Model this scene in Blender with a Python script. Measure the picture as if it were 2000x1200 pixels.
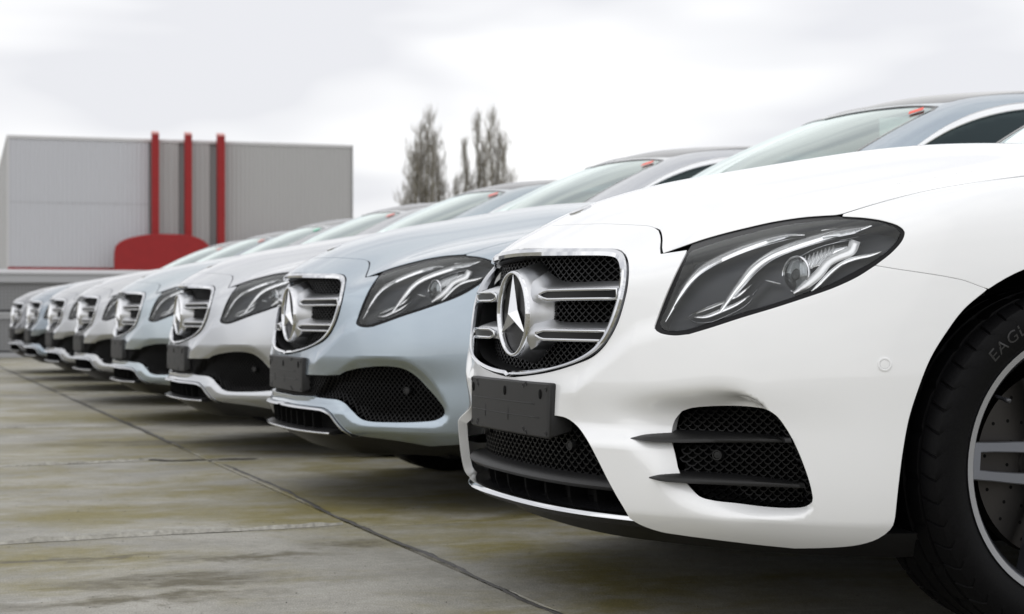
import bpy, math, random
import numpy as np
from mathutils import Vector
from mathutils.geometry import delaunay_2d_cdt
R_ = math.radians
random.seed(4); np.random.seed(4)
for o in list(bpy.data.objects): bpy.data.objects.remove(o)
SC = bpy.context.scene
COL = SC.collection

# ---------------------------------------------------------------- camera
CF, CTH, CC, CYH = 3422.19, .351, np.array([3.6123, -1.29, .6194]), 616.0
cam_d = bpy.data.cameras.new('camera'); cam = bpy.data.objects.new('camera', cam_d); COL.objects.link(cam)
cam.location = CC; cam.rotation_euler = (R_(90), 0, R_(90) - CTH)
cam_d.sensor_width = 36; cam_d.lens = 36 * CF / 2000; cam_d.shift_y = (CYH - 600) / 2000
cam_d.clip_start = .05; cam_d.clip_end = 4000
cam_d.dof.use_dof = True; cam_d.dof.focus_distance = 3.35; cam_d.dof.aperture_fstop = 8.0
SC.camera = cam
# ---------------------------------------------------------------- sky: overcast
w = bpy.data.worlds.new("World"); SC.world = w; w.use_nodes = True
nt = w.node_tree; nt.nodes.clear(); N = nt.nodes.new; L = nt.links.new
SUN_EL, SUN_AZ = 40, 152
outw = N('ShaderNodeOutputWorld'); bg = N('ShaderNodeBackground'); L(bg.outputs[0], outw.inputs[0])
sky = N('ShaderNodeTexSky'); sky.sky_type = 'NISHITA'; sky.sun_disc = False
sky.sun_elevation = R_(SUN_EL); sky.sun_rotation = R_(SUN_AZ)
tc = N('ShaderNodeTexCoord'); sep = N('ShaderNodeSeparateXYZ'); L(tc.outputs['Generated'], sep.inputs[0])
mp = N('ShaderNodeMapping'); mp.inputs['Scale'].default_value = (1.4, 1.4, 6.5); L(tc.outputs['Generated'], mp.inputs[0])
ns = N('ShaderNodeTexNoise'); ns.inputs['Scale'].default_value = 2.1; ns.inputs['Detail'].default_value = 3; ns.inputs['Roughness'].default_value = .5
ns.inputs['Distortion'].default_value = .25; L(mp.outputs[0], ns.inputs[0])
cr = N('ShaderNodeValToRGB'); cr.color_ramp.elements[0].position = .40; cr.color_ramp.elements[1].position = .58
cr.color_ramp.elements[0].color = (8.3, 8.35, 8.7, 1); cr.color_ramp.elements[1].color = (11.2, 11.2, 11.2, 1); L(ns.outputs[0], cr.inputs[0])
# a dense overcast sky is brighter overhead than at the horizon
ml = N('ShaderNodeMapRange'); ml.inputs[1].default_value = .05; ml.inputs[2].default_value = .9; ml.inputs[3].default_value = 1.0; ml.inputs[4].default_value = 1.12
L(sep.outputs[2], ml.inputs[0])
vm = N('ShaderNodeVectorMath'); vm.operation = 'SCALE'; L(cr.outputs[0], vm.inputs[0]); L(ml.outputs[0], vm.inputs['Scale'])
mx = N('ShaderNodeMix'); mx.data_type = 'RGBA'; mx.inputs[0].default_value = .96
L(sky.outputs[0], mx.inputs[6]); L(vm.outputs[0], mx.inputs[7]); L(mx.outputs[2], bg.inputs[0]); bg.inputs[1].default_value = .102
sun_d = bpy.data.lights.new('sun', 'SUN'); sun_d.energy = .70; sun_d.angle = R_(110); sun_d.color = (1, .97, .93)
sun = bpy.data.objects.new('sun', sun_d); COL.objects.link(sun)
sun.rotation_euler = (R_(90 - SUN_EL), 0, R_(180 - SUN_AZ))
vs = SC.view_settings; vs.view_transform = 'Standard'; vs.look = 'None'; vs.exposure = 0; vs.gamma = 1; vs.use_curve_mapping = False
SC.render.engine = 'CYCLES'

# ---------------------------------------------------------------- materials
def mat(name, col, rough=.5, metal=0, coat=0, spec=.5, **k):
    m = bpy.data.materials.new(name); m.use_nodes = True; b = m.node_tree.nodes['Principled BSDF']
    b.inputs['Base Color'].default_value = (*col, 1); b.inputs['Roughness'].default_value = rough
    b.inputs['Metallic'].default_value = metal; b.inputs['Coat Weight'].default_value = coat
    b.inputs['Coat Roughness'].default_value = .03; b.inputs['Specular IOR Level'].default_value = spec
    for a, v in k.items(): b.inputs[a.replace('_', ' ')].default_value = v
    return m
def nodes_of(m): return m.node_tree, m.node_tree.nodes['Principled BSDF']
def speckle(m, col, amt=.12, scale=900, bump=0, bscale=300, bdist=.0004):
    t, b = nodes_of(m); n = t.nodes.new('ShaderNodeTexNoise'); n.inputs['Scale'].default_value = scale; n.inputs['Detail'].default_value = 2
    c = t.nodes.new('ShaderNodeTexCoord'); t.links.new(c.outputs['Object'], n.inputs[0])
    r = t.nodes.new('ShaderNodeMapRange'); r.inputs[3].default_value = 1 - amt; r.inputs[4].default_value = 1 + amt; r.inputs[1].default_value = .3; r.inputs[2].default_value = .7
    t.links.new(n.outputs[0], r.inputs[0])
    v = t.nodes.new('ShaderNodeVectorMath'); v.operation = 'SCALE'; v.inputs[0].default_value = col; t.links.new(r.outputs[0], v.inputs['Scale'])
    t.links.new(v.outputs[0], b.inputs['Base Color'])
    if bump:
        n2 = t.nodes.new('ShaderNodeTexNoise'); n2.inputs['Scale'].default_value = bscale; t.links.new(c.outputs['Object'], n2.inputs[0])
        bp = t.nodes.new('ShaderNodeBump'); bp.inputs['Strength'].default_value = bump; bp.inputs['Distance'].default_value = bdist
        t.links.new(n2.outputs[0], bp.inputs['Height']); t.links.new(bp.outputs[0], b.inputs['Normal'])
    return m
def paint(name, col, metal, rough=.27):
    m = mat(name, col, rough, metal, 1.0)
    return speckle(m, col, .05 if metal else .01, 1500)
M = {}
M['white'] = paint('white_pearl_paint', (.82, .83, .84), 0, .25)
M['blue'] = paint('blue_silver_paint', (.34, .40, .455), .85)
M['silver'] = paint('silver_paint', (.485, .50, .525), .85)
M['blue2'] = paint('pale_blue_silver_paint', (.37, .425, .46), .85)
M['silver2'] = paint('warm_silver_paint', (.44, .45, .465), .85)
M['silver3'] = paint('grey_silver_paint', (.385, .395, .41), .85)
M['blue3'] = paint('steel_blue_paint', (.22, .265, .31), .85)
M['dark'] = paint('dark_grey_paint', (.16, .165, .18), .7)
M['chrome'] = mat('chrome', (.66, .67, .69), .07, 1)
M['satin'] = mat('satin_silver', (.62, .63, .65), .34, 1); speckle(M['satin'], (.62, .63, .65), .03, 1500)
M['dsat'] = mat('dark_satin_metal', (.10, .10, .105), .38, .8)
M['blk'] = mat('black_plastic', (.008, .008, .009), .42, spec=.35); speckle(M['blk'], (.008, .008, .009), .2, 400, .3, 900)
M['blkmat'] = mat('textured_black_plastic', (.012, .012, .013), .5, spec=.4); speckle(M['blkmat'], (.008, .008, .0085), .25, 700, .6, 1300)
M['net'] = mat('black_grille_plastic', (.004, .004, .0045), .42, spec=.2)
M['rim'] = mat('dark_headlight_surround', (.008, .008, .009), .35, spec=.15)
M['gloss'] = mat('gloss_black', (.008, .008, .009), .08)
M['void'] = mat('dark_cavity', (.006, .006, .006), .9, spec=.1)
M['hous'] = mat('headlight_housing_grey', (.030, .033, .040), .42, .15, spec=.35)
M['guide'] = mat('light_guide_acrylic', (.93, .94, .95), .20, .85, .6)
M['reflector'] = mat('reflector_silver', (.86, .87, .88), .2, .6)
M['rub'] = mat('tyre_rubber', (.0035, .0035, .004), .5, spec=.09); speckle(M['rub'], (.0035, .0035, .004), .25, 260, .4, 900)
M['rub2'] = mat('tyre_lettering', (.022, .022, .023), .4, spec=.4)
M['alloy'] = mat('machined_alloy', (.42, .43, .46), .30, 1)
M['alloyf'] = mat('spoke_face_alloy', (.25, .265, .31), .3, 1)
M['chrome2'] = mat('bright_window_trim', (.88, .89, .90), .14, 1)
M['alloyd'] = mat('grey_painted_alloy', (.045, .047, .055), .35, .4, .5)
M['disc'] = mat('brake_disc_iron', (.055, .052, .050), .4, .9)
M['int'] = mat('interior_trim', (.05, .05, .055), .7)
M['seat'] = mat('grey_leather', (.12, .12, .125), .6)
M['red'] = mat('red_sticker', (.85, .10, .06), .5)
M['green'] = mat('green_sticker', (.10, .70, .42), .5)
M['paper'] = mat('white_paper', (.75, .78, .77), .7)
def thin_glass(name, tint, refl=1.0, body=0., bodycol=(.48, .66, .62), glc=(.98, 1, .99)):
    m = bpy.data.materials.new(name); m.use_nodes = True; t = m.node_tree; t.nodes.clear(); n = t.nodes.new; l = t.links.new
    o = n('ShaderNodeOutputMaterial'); tr = n('ShaderNodeBsdfTransparent'); tr.inputs[0].default_value = (*tint, 1)
    gl = n('ShaderNodeBsdfGlossy'); gl.inputs['Roughness'].default_value = .015; gl.inputs[0].default_value = (*glc, 1)
    fr = n('ShaderNodeFresnel'); fr.inputs[0].default_value = 1.5
    mu = n('ShaderNodeMath'); mu.operation = 'MULTIPLY'; mu.inputs[1].default_value = refl; mu.use_clamp = True; l(fr.outputs[0], mu.inputs[0])
    ms = n('ShaderNodeMixShader'); l(mu.outputs[0], ms.inputs[0])
    if body > 0:
        df = n('ShaderNodeBsdfDiffuse'); df.inputs[0].default_value = (*bodycol, 1)
        m2 = n('ShaderNodeMixShader'); m2.inputs[0].default_value = body; l(tr.outputs[0], m2.inputs[1]); l(df.outputs[0], m2.inputs[2]); l(m2.outputs[0], ms.inputs[1])
    else: l(tr.outputs[0], ms.inputs[1])
    l(gl.outputs[0], ms.inputs[2]); l(ms.outputs[0], o.inputs[0]); return m
M['lens'] = thin_glass('clear_headlight_cover', (.96, .965, .97), .8)
M['lens2'] = thin_glass('projector_glass', (.75, .78, .80), 3.0)
M['wsglass'] = thin_glass('green_tinted_windscreen', (.58, .70, .66), 1.8, .08, glc=(.89, .965, .945))
M['sideglass'] = thin_glass('dark_tinted_glass', (.12, .17, .18), 1.1, 0, glc=(.66, .86, .90))
M['roofglass'] = mat('dark_roof_glass', (.02, .02, .024), .12, 0, 0, spec=.35)

# ---------------------------------------------------------------- maths helpers
class Spl:
    def __init__(s, x, y):
        x = np.array(x, float); y = np.array(y, float); n = len(x); h = np.diff(x)
        A = np.zeros((n, n)); b = np.zeros(n); A[0, 0] = A[-1, -1] = 1
        for i in range(1, n - 1):
            A[i, i-1] = h[i-1]; A[i, i] = 2 * (h[i-1] + h[i]); A[i, i+1] = h[i]
            b[i] = 6 * ((y[i+1] - y[i]) / h[i] - (y[i] - y[i-1]) / h[i-1])
        s.x, s.y, s.m = x, y, np.linalg.solve(A, b)
    def __call__(s, q, d=0):
        q = np.asarray(q, float); x, y, m = s.x, s.y, s.m
        qc = np.clip(q, x[0], x[-1]); i = np.clip(np.searchsorted(x, qc) - 1, 0, len(x) - 2)
        h = x[i+1] - x[i]; a = (x[i+1] - qc) / h; b = (qc - x[i]) / h
        dv = (y[i+1] - y[i]) / h - (3*a*a - 1) * h * m[i] / 6 + (3*b*b - 1) * h * m[i+1] / 6
        if d == 1: return dv
        if d == 2: return a * m[i] + b * m[i+1]
        return a*y[i] + b*y[i+1] + ((a**3 - a) * m[i] + (b**3 - b) * m[i+1]) * h*h/6 + dv * (q - qc)
class Tab2:
    def __init__(s, u0, du, v0, dv, T): s.a = (u0, du, v0, dv); s.T = T
    def __call__(s, u, v):
        u0, du, v0, dv = s.a; n, m = s.T.shape
        a = np.clip((u - u0) / du, 0, n - 1.001); b = np.clip((v - v0) / dv, 0, m - 1.001)
        i = a.astype(int); j = b.astype(int); a = a - i; b = b - j
        def wts(f): return [((-.5*f + 1)*f - .5)*f, (1.5*f - 2.5)*f*f + 1, ((-1.5*f + 2)*f + .5)*f, (.5*f - .5)*f*f]
        wa, wb = wts(a), wts(b); r = 0
        for p in range(4):
            ii = np.clip(i + p - 1, 0, n - 1); q = 0
            for k in range(4): q = q + wb[k] * s.T[ii, np.clip(j + k - 1, 0, m - 1)]
            r = r + wa[p] * q
        return r
def sstep(x): x = np.clip(x, 0, 1); return x*x*(3 - 2*x)
def smax(a, b, k): h = np.maximum(k - abs(a - b), 0) / k; return np.maximum(a, b) + h**3 * k / 6
def smin(a, b, k): return -smax(-a, -b, k)
def inpoly(px, py, P):
    P = np.asarray(P); r = np.zeros(len(px), bool); x0, y0 = P[-1]
    for x1, y1 in P:
        if y0 != y1:
            c = ((y1 > py) != (y0 > py)) & (px < (x0 - x1) * (py - y1) / (y0 - y1) + x1); r ^= c
        x0, y0 = x1, y1
    return r
def pdist(px, py, P, closed=True):
    P = np.asarray(P); d = np.full(len(px), 1e9); n = len(P)
    for i in range(n if closed else n - 1):
        a = P[i]; e = P[(i+1) % n] - a; l2 = (e*e).sum() + 1e-18
        t = np.clip(((px - a[0])*e[0] + (py - a[1])*e[1]) / l2, 0, 1)
        d = np.minimum(d, (px - a[0] - t*e[0])**2 + (py - a[1] - t*e[1])**2)
    return np.sqrt(d)
def catmull(P, step):
    P = np.asarray(P, float)
    if len(P) < 3:
        n = max(1, int(np.linalg.norm(P[1] - P[0]) / step)); return np.array([P[0] + (P[1] - P[0]) * i / n for i in range(n + 1)])
    Q = np.vstack([2*P[0] - P[1], P, 2*P[-1] - P[-2]]); out = []
    for i in range(1, len(Q) - 2):
        p0, p1, p2, p3 = Q[i-1:i+3]; n = max(1, int(np.linalg.norm(p2 - p1) / step))
        al = .5; t0 = 0; t1 = t0 + max(1e-6, np.linalg.norm(p1-p0)**al); t2 = t1 + max(1e-6, np.linalg.norm(p2-p1)**al); t3 = t2 + max(1e-6, np.linalg.norm(p3-p2)**al)
        for k in range(n):
            t = t1 + (t2 - t1) * k / n
            A1 = (t1-t)/(t1-t0)*p0 + (t-t0)/(t1-t0)*p1; A2 = (t2-t)/(t2-t1)*p1 + (t-t1)/(t2-t1)*p2; A3 = (t3-t)/(t3-t2)*p2 + (t-t2)/(t3-t2)*p3
            B1 = (t2-t)/(t2-t0)*A1 + (t-t0)/(t2-t0)*A2; B2 = (t3-t)/(t3-t1)*A2 + (t-t1)/(t3-t1)*A3
            out.append((t2-t)/(t2-t1)*B1 + (t-t1)/(t2-t1)*B2)
    out.append(P[-1]); return np.array(out)
def path(*segs, step=7): return np.vstack([catmull(s_, step) for s_ in segs])

# ---------------------------------------------------------------- the car body as one smooth solid
PP = [(0,.015),(.12,.017),(.25,.03),(.36,.055),(.46,.094),(.56,.143),(.65,.20),(.73,.265),(.80,.345),(.85,.43),(.885,.53),(.905,.65),(.918,.82),(.925,1.05),(.926,1.4),(.926,2.0),(.926,2.6),(.926,3.2),(.922,3.8),(.908,4.25),(.87,4.55),(.80,4.72),(.68,4.82),(.5,4.875),(.25,4.915),(0,4.925)]
_all = np.array([(-x, y) for x, y in PP[:0:-1]] + PP)
_t = np.r_[0, np.cumsum(np.linalg.norm(np.diff(_all, axis=0), axis=1))]; _t -= _t[len(PP) - 1]
SX, SY = Spl(_t, _all[:, 0]), Spl(_t, _all[:, 1]); TMAX = _t[-1]
_ft = np.linspace(-.15, TMAX, 900); _fx, _fy = SX(_ft), SY(_ft)
GX, GY = np.arange(-.02, 1.14, .02), np.arange(-.4, 5.4, .02)
_T0 = np.array([[_ft[np.argmin((_fx - a)**2 + (_fy - b)**2)] for b in GY] for a in GX])
def near_t(x, y):
    i = np.clip(np.round((x - GX[0]) / .02).astype(int), 0, len(GX) - 1); j = np.clip(np.round((y - GY[0]) / .02).astype(int), 0, len(GY) - 1)
    t = _T0[i, j].copy()
    for _ in range(3):
        dx, dy = SX(t) - x, SY(t) - y; tx, ty = SX(t, 1), SY(t, 1)
        g = dx*tx + dy*ty; h = tx*tx + ty*ty + dx*SX(t, 2) + dy*SY(t, 2)
        t = t - np.clip(g / np.where(abs(h) < .2, .2, abs(h)), -.03, .03)
    return t
def nrm_t(t): a, b = SX(t, 1), SY(t, 1); l = np.sqrt(a*a + b*b); return b / l, -a / l
def t_of(x, y): return float(near_t(np.array([x]), np.array([y]))[0])
ZK = [.12,.16,.20,.25,.32,.42,.52,.60,.68,.74,.79,.84,.90,.96,1.05,1.2]
ST = [  # plan station, inset per height in ZK
 (-.3, None), (0, [.09,.05,.02,.009,.005,.006,.013,.019,.025,.029,.036,.055,.10,.16,.26,.4]),
 (t_of(.25,.03), [.09,.05,.02,.008,.003,.004,.010,.016,.022,.028,.036,.056,.10,.16,.26,.4]),
 (t_of(.46,.094), [.09,.05,.02,.006,.001,.0,.004,.010,.020,.031,.044,.066,.11,.17,.27,.4]),
 (t_of(.65,.20), [.10,.06,.024,.005,.0,.0,.002,.010,.028,.052,.080,.12,.18,.25,.36,.5]),
 (t_of(.80,.345), [.10,.06,.024,.006,.0,.0,.0,.007,.022,.042,.066,.10,.16,.23,.34,.5]),
 (t_of(.885,.53), [.09,.05,.022,.007,.001,.0,.0,.004,.014,.028,.047,.08,.14,.21,.32,.5]),
 (t_of(.918,.82), [.08,.04,.018,.008,.003,.0,-.003,-.002,.006,.018,.034,.062,.12,.19,.30,.45]),
 (t_of(.925,1.2), [.08,.045,.022,.012,.006,.002,-.001,.0,.005,.013,.024,.042,.08,.13,.22,.38]),
 (t_of(.926,2.4), [.09,.055,.030,.015,.006,.001,.0,.0,.004,.010,.018,.030,.052,.08,.14,.25]),
 (t_of(.92,3.8), [.08,.045,.022,.012,.006,.002,-.003,-.003,.003,.010,.018,.030,.052,.08,.14,.25]),
 (t_of(.80,4.72), [.09,.05,.03,.015,.004,.0,.0,.003,.010,.018,.026,.036,.055,.08,.13,.22]),
 (TMAX, [.09,.05,.03,.015,.004,.0,.0,.004,.012,.020,.026,.034,.05,.07,.11,.2])]
_st = [a for a in ST if a[1]]; _zz = np.arange(.10, 1.3, .01); _tt = np.arange(-.3, TMAX + .05, .03)
_ts = [-a[0] for a in _st[2:0:-1]] + [a[0] for a in _st]; _vs = [a[1] for a in _st[2:0:-1]] + [a[1] for a in _st]
_V = np.array([Spl(ZK, v)(_zz) for v in _vs])
INS = Tab2(-.3, .03, .10, .01, np.array([Spl(_ts, _V[:, k])(_tt) for k in range(len(_zz))]).T)
HC = Spl([-.4,-.2,-.08,0,.042,.085,.124,.191,.30,.412,.533,.71,.94,1.16,1.5,2.2,3.2,4.0,4.4,4.8,5.2], [.44,.60,.693,.745,.770,.796,.818,.852,.892,.921,.944,.975,1.012,1.032,1.035,1.02,1.02,1.03,1.05,1.045,1.0])
HA = Spl([-.2,-.1,0,.1,.2,.3,.42,.5,.58,.7,.8,.9,1.1], [.020,.006,0,.006,.020,.043,.070,.066,.060,.052,.048,.06,.10])
PX = Spl([-.25,-.12,0,.12,.25,.36,.46,.56,.65,.73,.80,.85,.90,1.1], [.015,.002,0,.002,.015,.04,.079,.128,.185,.25,.31,.35,.39,.5])
CT = Spl([1.2,1.42,1.55,1.66,1.79,1.945,2.12,2.35,2.6,2.9,3.3,3.7,4.0,4.3,4.55,4.7,5.0], [.90,1.018,1.085,1.147,1.222,1.297,1.370,1.441,1.476,1.492,1.478,1.420,1.328,1.205,1.085,1.01,.86])
CX = Spl([.8,.93,1.0,1.1,1.18,1.3,1.4,1.46,1.6], [.90,.872,.848,.800,.757,.680,.603,.545,.40])
BUMP = {'none': None}
VAR = ['none']
def f_body(x, y, z):
    x = abs(x); t = near_t(x, y); nx, ny = nrm_t(t)
    sd = (x - SX(t)) * nx + (y - SY(t)) * ny + INS(t, z)
    if BUMP[VAR[0]] is not None: sd = sd + BUMP[VAR[0]](t, z)
    H = HC(y - PX(x)) - HA(x) * sstep((5.2 - y) / 3)
    low = smax(sd, (z - H) * .93, .05)
    ye = np.where(y < 3, y - .12*x*x, y + .10*x*x)
    top = (z - CT(ye) + .05 * (x / .6)**2) * .88
    ns_ = 1 - .05 * np.clip((y - 3.2), 0, 2)
    side = (x - CX(z) * ns_) * .87
    return smin(low, smax(smax(top, side, .07), .86 - z, .02), .035)
def grad(P, d=.0012):
    P = np.asarray(P); g = np.empty_like(P)
    for k in range(3):
        e = np.zeros(3); e[k] = d; a, b = P + e, P - e
        g[:, k] = f_body(*a.T) - f_body(*b.T)
    g /= np.linalg.norm(g, axis=1)[:, None] + 1e-12; m = abs(P[:, 0]) < 2e-4; g[m, 0] = 0
    return g / (np.linalg.norm(g, axis=1)[:, None] + 1e-12)
def march(O, D, t0, t1, depth=0., step=.02):
    n = len(O); depth = np.broadcast_to(np.asarray(depth, float), (n,)); t = np.full(n, t0, float); hit = np.zeros(n, bool); lo = t.copy()
    k = 0
    while k * step < (t1 - t0):
        a = ~hit
        if not a.any(): break
        q = O[a] + D[a] * (t[a] + step)[:, None]; v = f_body(*q.T) + depth[a]
        idx = np.where(a)[0]; h = v < 0; lo[idx[h]] = t[idx[h]]; hit[idx[h]] = True; t[idx[~h]] += step; k += 1
    lo[~hit] = t1; hi = lo + step
    for _ in range(14):
        m = (lo + hi) / 2; v = f_body(*(O + D * m[:, None]).T) + depth; ins = v < 0
        hi = np.where(ins, m, hi); lo = np.where(ins, lo, m)
    return O + D * ((lo + hi) / 2)[:, None], hit
CAR_OFF = [np.zeros(3)]
def cast(P, depth=0.):
    P = np.atleast_2d(np.asarray(P, float)); c, s = math.cos(CTH), math.sin(CTH); a = (P[:, 0] - 1000) / CF
    D = np.stack([-c + s*a, s + c*a, (CYH - P[:, 1]) / CF], 1); O = np.tile(CC - CAR_OFF[0], (len(P), 1))
    q, h = march(O, D, 2.2, 8.5, depth); return q
def zfix(x, y):   # top surface point over (x, y)
    x = np.asarray(x, float); y = np.asarray(y, float); O = np.stack([x, y, np.full(len(x), 1.7)], 1)
    return march(O, np.tile([0, 0, -1.], (len(x), 1)), 0, 1.5)[0]
def xfix(y, z):   # side surface point
    y = np.asarray(y, float); z = np.asarray(z, float); O = np.stack([np.full(len(y), 1.1), y, z], 1)
    return march(O, np.tile([-1., 0, 0], (len(y), 1)), 0, 1.1)[0]
def yfix(x, z, rear=False):
    x = np.asarray(x, float); z = np.asarray(z, float); s = -1. if rear else 1.
    O = np.stack([x, np.full(len(x), 5.2 if rear else -.2), z], 1); return march(O, np.tile([0, s, 0], (len(x), 1)), 0, 1.4)[0]
def snap0(P): P = P.copy(); P[:, 0] = np.where(P[:, 0] < .012, 0, P[:, 0]); return P
def shell(t, z, depth=0.):   # point from plan arc and height (front end)
    t = np.asarray(t, float); z = np.asarray(z, float); sg = np.sign(t); a = abs(t); nx, ny = nrm_t(a)
    d = INS(a, z) + depth
    if BUMP[VAR[0]] is not None: d = d + BUMP[VAR[0]](a, z)
    sg = np.where(sg == 0, 1, sg)
    return np.stack([sg * (SX(a) - nx * d), SY(a) - ny * d, z], -1)

# ---------------------------------------------------------------- mesh builders
def mk(name, V, Fc, m, parent=None, smooth=True, nrm=None, midx=None):
    me = bpy.data.meshes.new(name); me.from_pydata([tuple(v) for v in V], [], [tuple(int(i) for i in f) for f in Fc])
    for mm in (m if isinstance(m, (list, tuple)) else [m]): me.materials.append(mm)
    if midx is not None: me.polygons.foreach_set('material_index', np.array(midx, dtype=np.int32))
    me.polygons.foreach_set('use_smooth', np.full(len(me.polygons), smooth)); me.update()
    if nrm is not None: me.normals_split_custom_set_from_vertices([tuple(n) for n in nrm])
    o = bpy.data.objects.new(name, me); COL.objects.link(o)
    if parent: o.parent = parent
    return o
def tag(o, label=None, cat=None, group=None, kind=None):
    for k, v in (('label', label), ('category', cat), ('group', group), ('kind', kind)):
        if v: o[k] = v
    return o
class MB:
    def __init__(s): s.V = []; s.F = []; s.m = []; s.cur = 0
    def add(s, V, Fc):
        b = len(s.V); s.V += [tuple(map(float, v)) for v in V]; s.F += [tuple(int(i) + b for i in f) for f in Fc]; s.m += [s.cur] * len(Fc)
    def box(s, a, b):
        x0, y0, z0 = a; x1, y1, z1 = b
        s.add([(x0,y0,z0),(x1,y0,z0),(x1,y1,z0),(x0,y1,z0),(x0,y0,z1),(x1,y0,z1),(x1,y1,z1),(x0,y1,z1)], [(0,3,2,1),(4,5,6,7),(0,1,5,4),(1,2,6,5),(2,3,7,6),(3,0,4,7)])
    def tube(s, P, r, n=8, closed=False, caps=True, up=None, flat=1.0):
        P = np.asarray(P, float); k = len(P); r = np.broadcast_to(np.asarray(r, float), (k,))
        T = (np.roll(P, -1, 0) - np.roll(P, 1, 0)) if closed else np.gradient(P, axis=0)
        T /= np.linalg.norm(T, axis=1)[:, None] + 1e-12
        U = np.tile(np.array(up if up is not None else (0, 0, 1.)), (k, 1)) if np.ndim(up) < 2 else np.asarray(up)
        A = np.cross(T, U); bad = np.linalg.norm(A, axis=1) < .05; A[bad] = np.cross(T[bad], (1., .3, 0)); A /= np.linalg.norm(A, axis=1)[:, None]
        B = np.cross(A, T); an = np.arange(n) / n * 2 * math.pi
        V = (P[:, None] + r[:, None, None] * (np.cos(an)[None, :, None] * A[:, None] + flat * np.sin(an)[None, :, None] * B[:, None])).reshape(-1, 3)
        Fc = []
        for i in range(k if closed else k - 1):
            j = (i + 1) % k
            for q in range(n): q2 = (q + 1) % n; Fc.append((i*n+q, i*n+q2, j*n+q2, j*n+q))
        if caps and not closed: Fc.append(tuple(range(n))[::-1]); Fc.append(tuple((k-1)*n + q for q in range(n)))
        s.add(V, Fc)
    def sections(s, S, closed=False, caps=True):
        S = np.asarray(S, float); k, n, _ = S.shape; Fc = []
        for i in range(k if closed else k - 1):
            j = (i + 1) % k
            for q in range(n): q2 = (q + 1) % n; Fc.append((i*n+q, i*n+q2, j*n+q2, j*n+q))
        if caps and not closed: Fc.append(tuple(range(n))[::-1]); Fc.append(tuple((k-1)*n + q for q in range(n)))
        s.add(S.reshape(-1, 3), Fc)
    def strip(s, A, B):
        A = np.asarray(A); n = len(A); s.add(np.vstack([A, B]), [(i, i+1, n+i+1, n+i) for i in range(n - 1)])
    def lathe(s, prof, n, c, axis='x', closed=False, a0=0., a1=2*math.pi):
        full = abs(a1 - a0 - 2*math.pi) < 1e-6; m = n if full else n + 1; V = []
        for i in range(m):
            a = a0 + (a1 - a0) * i / n; ca, sa = math.cos(a), math.sin(a)
            for h, r in prof:
                V.append((c[0]+h, c[1]+r*ca, c[2]+r*sa) if axis == 'x' else ((c[0]+r*ca, c[1]+h, c[2]+r*sa) if axis == 'y' else (c[0]+r*ca, c[1]+r*sa, c[2]+h)))
        k = len(prof); Fc = []
        for i in range(n):
            j = (i + 1) % m
            for q in range(k if closed else k - 1): q2 = (q+1) % k; Fc.append((i*k+q, j*k+q, j*k+q2, i*k+q2))
        s.add(V, Fc)
    def build(s, name, m, parent=None, smooth=True, angle=None):
        o = mk(name, s.V, s.F, m, parent, smooth, midx=s.m)
        if angle: o.data.set_sharp_from_angle(angle=R_(angle))
        return o
    def mirror(s):
        n = len(s.V); s.V += [(-x, y, z) for x, y, z in s.V[:n]]; s.F += [tuple(i + n for i in f[::-1]) for f in s.F[:]]; s.m += s.m[:]
        return s
def _basis(n):
    n = np.array(n, float); n /= np.linalg.norm(n); e1 = np.cross((0, 0, 1.), n); e1 /= np.linalg.norm(e1); return n, e1, np.cross(n, e1)
NF, NR, NB, NH = _basis((.6, -.6, .5)), _basis((.6, .6, .5)), _basis((.60, -.79, .06)), _basis((.35, -.55, .76))
def inset2(P, d, keep):
    a = np.roll(P, 1, 0); b = np.roll(P, -1, 0); e0 = P - a; e1 = b - P
    e0 /= np.linalg.norm(e0, axis=1)[:, None] + 1e-12; e1 /= np.linalg.norm(e1, axis=1)[:, None] + 1e-12
    n0 = np.stack([-e0[:, 1], e0[:, 0]], 1); n1 = np.stack([-e1[:, 1], e1[:, 0]], 1)
    ar = .5 * np.sum(P[:, 0] * b[:, 1] - b[:, 0] * P[:, 1]); n = n0 + n1; n /= np.maximum(.5, (n*n).sum(1) / 2)[:, None]
    Q = P + (n * d if ar > 0 else -n * d); Q[keep] = P[keep]; return Q
def dedupe(P, eps=6e-4):
    out = [P[0]]
    for p in P[1:]:
        if np.linalg.norm(p - out[-1]) > eps: out.append(p)
    while np.linalg.norm(out[0] - out[-1]) < eps: out.pop()
    return np.array(out)
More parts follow.
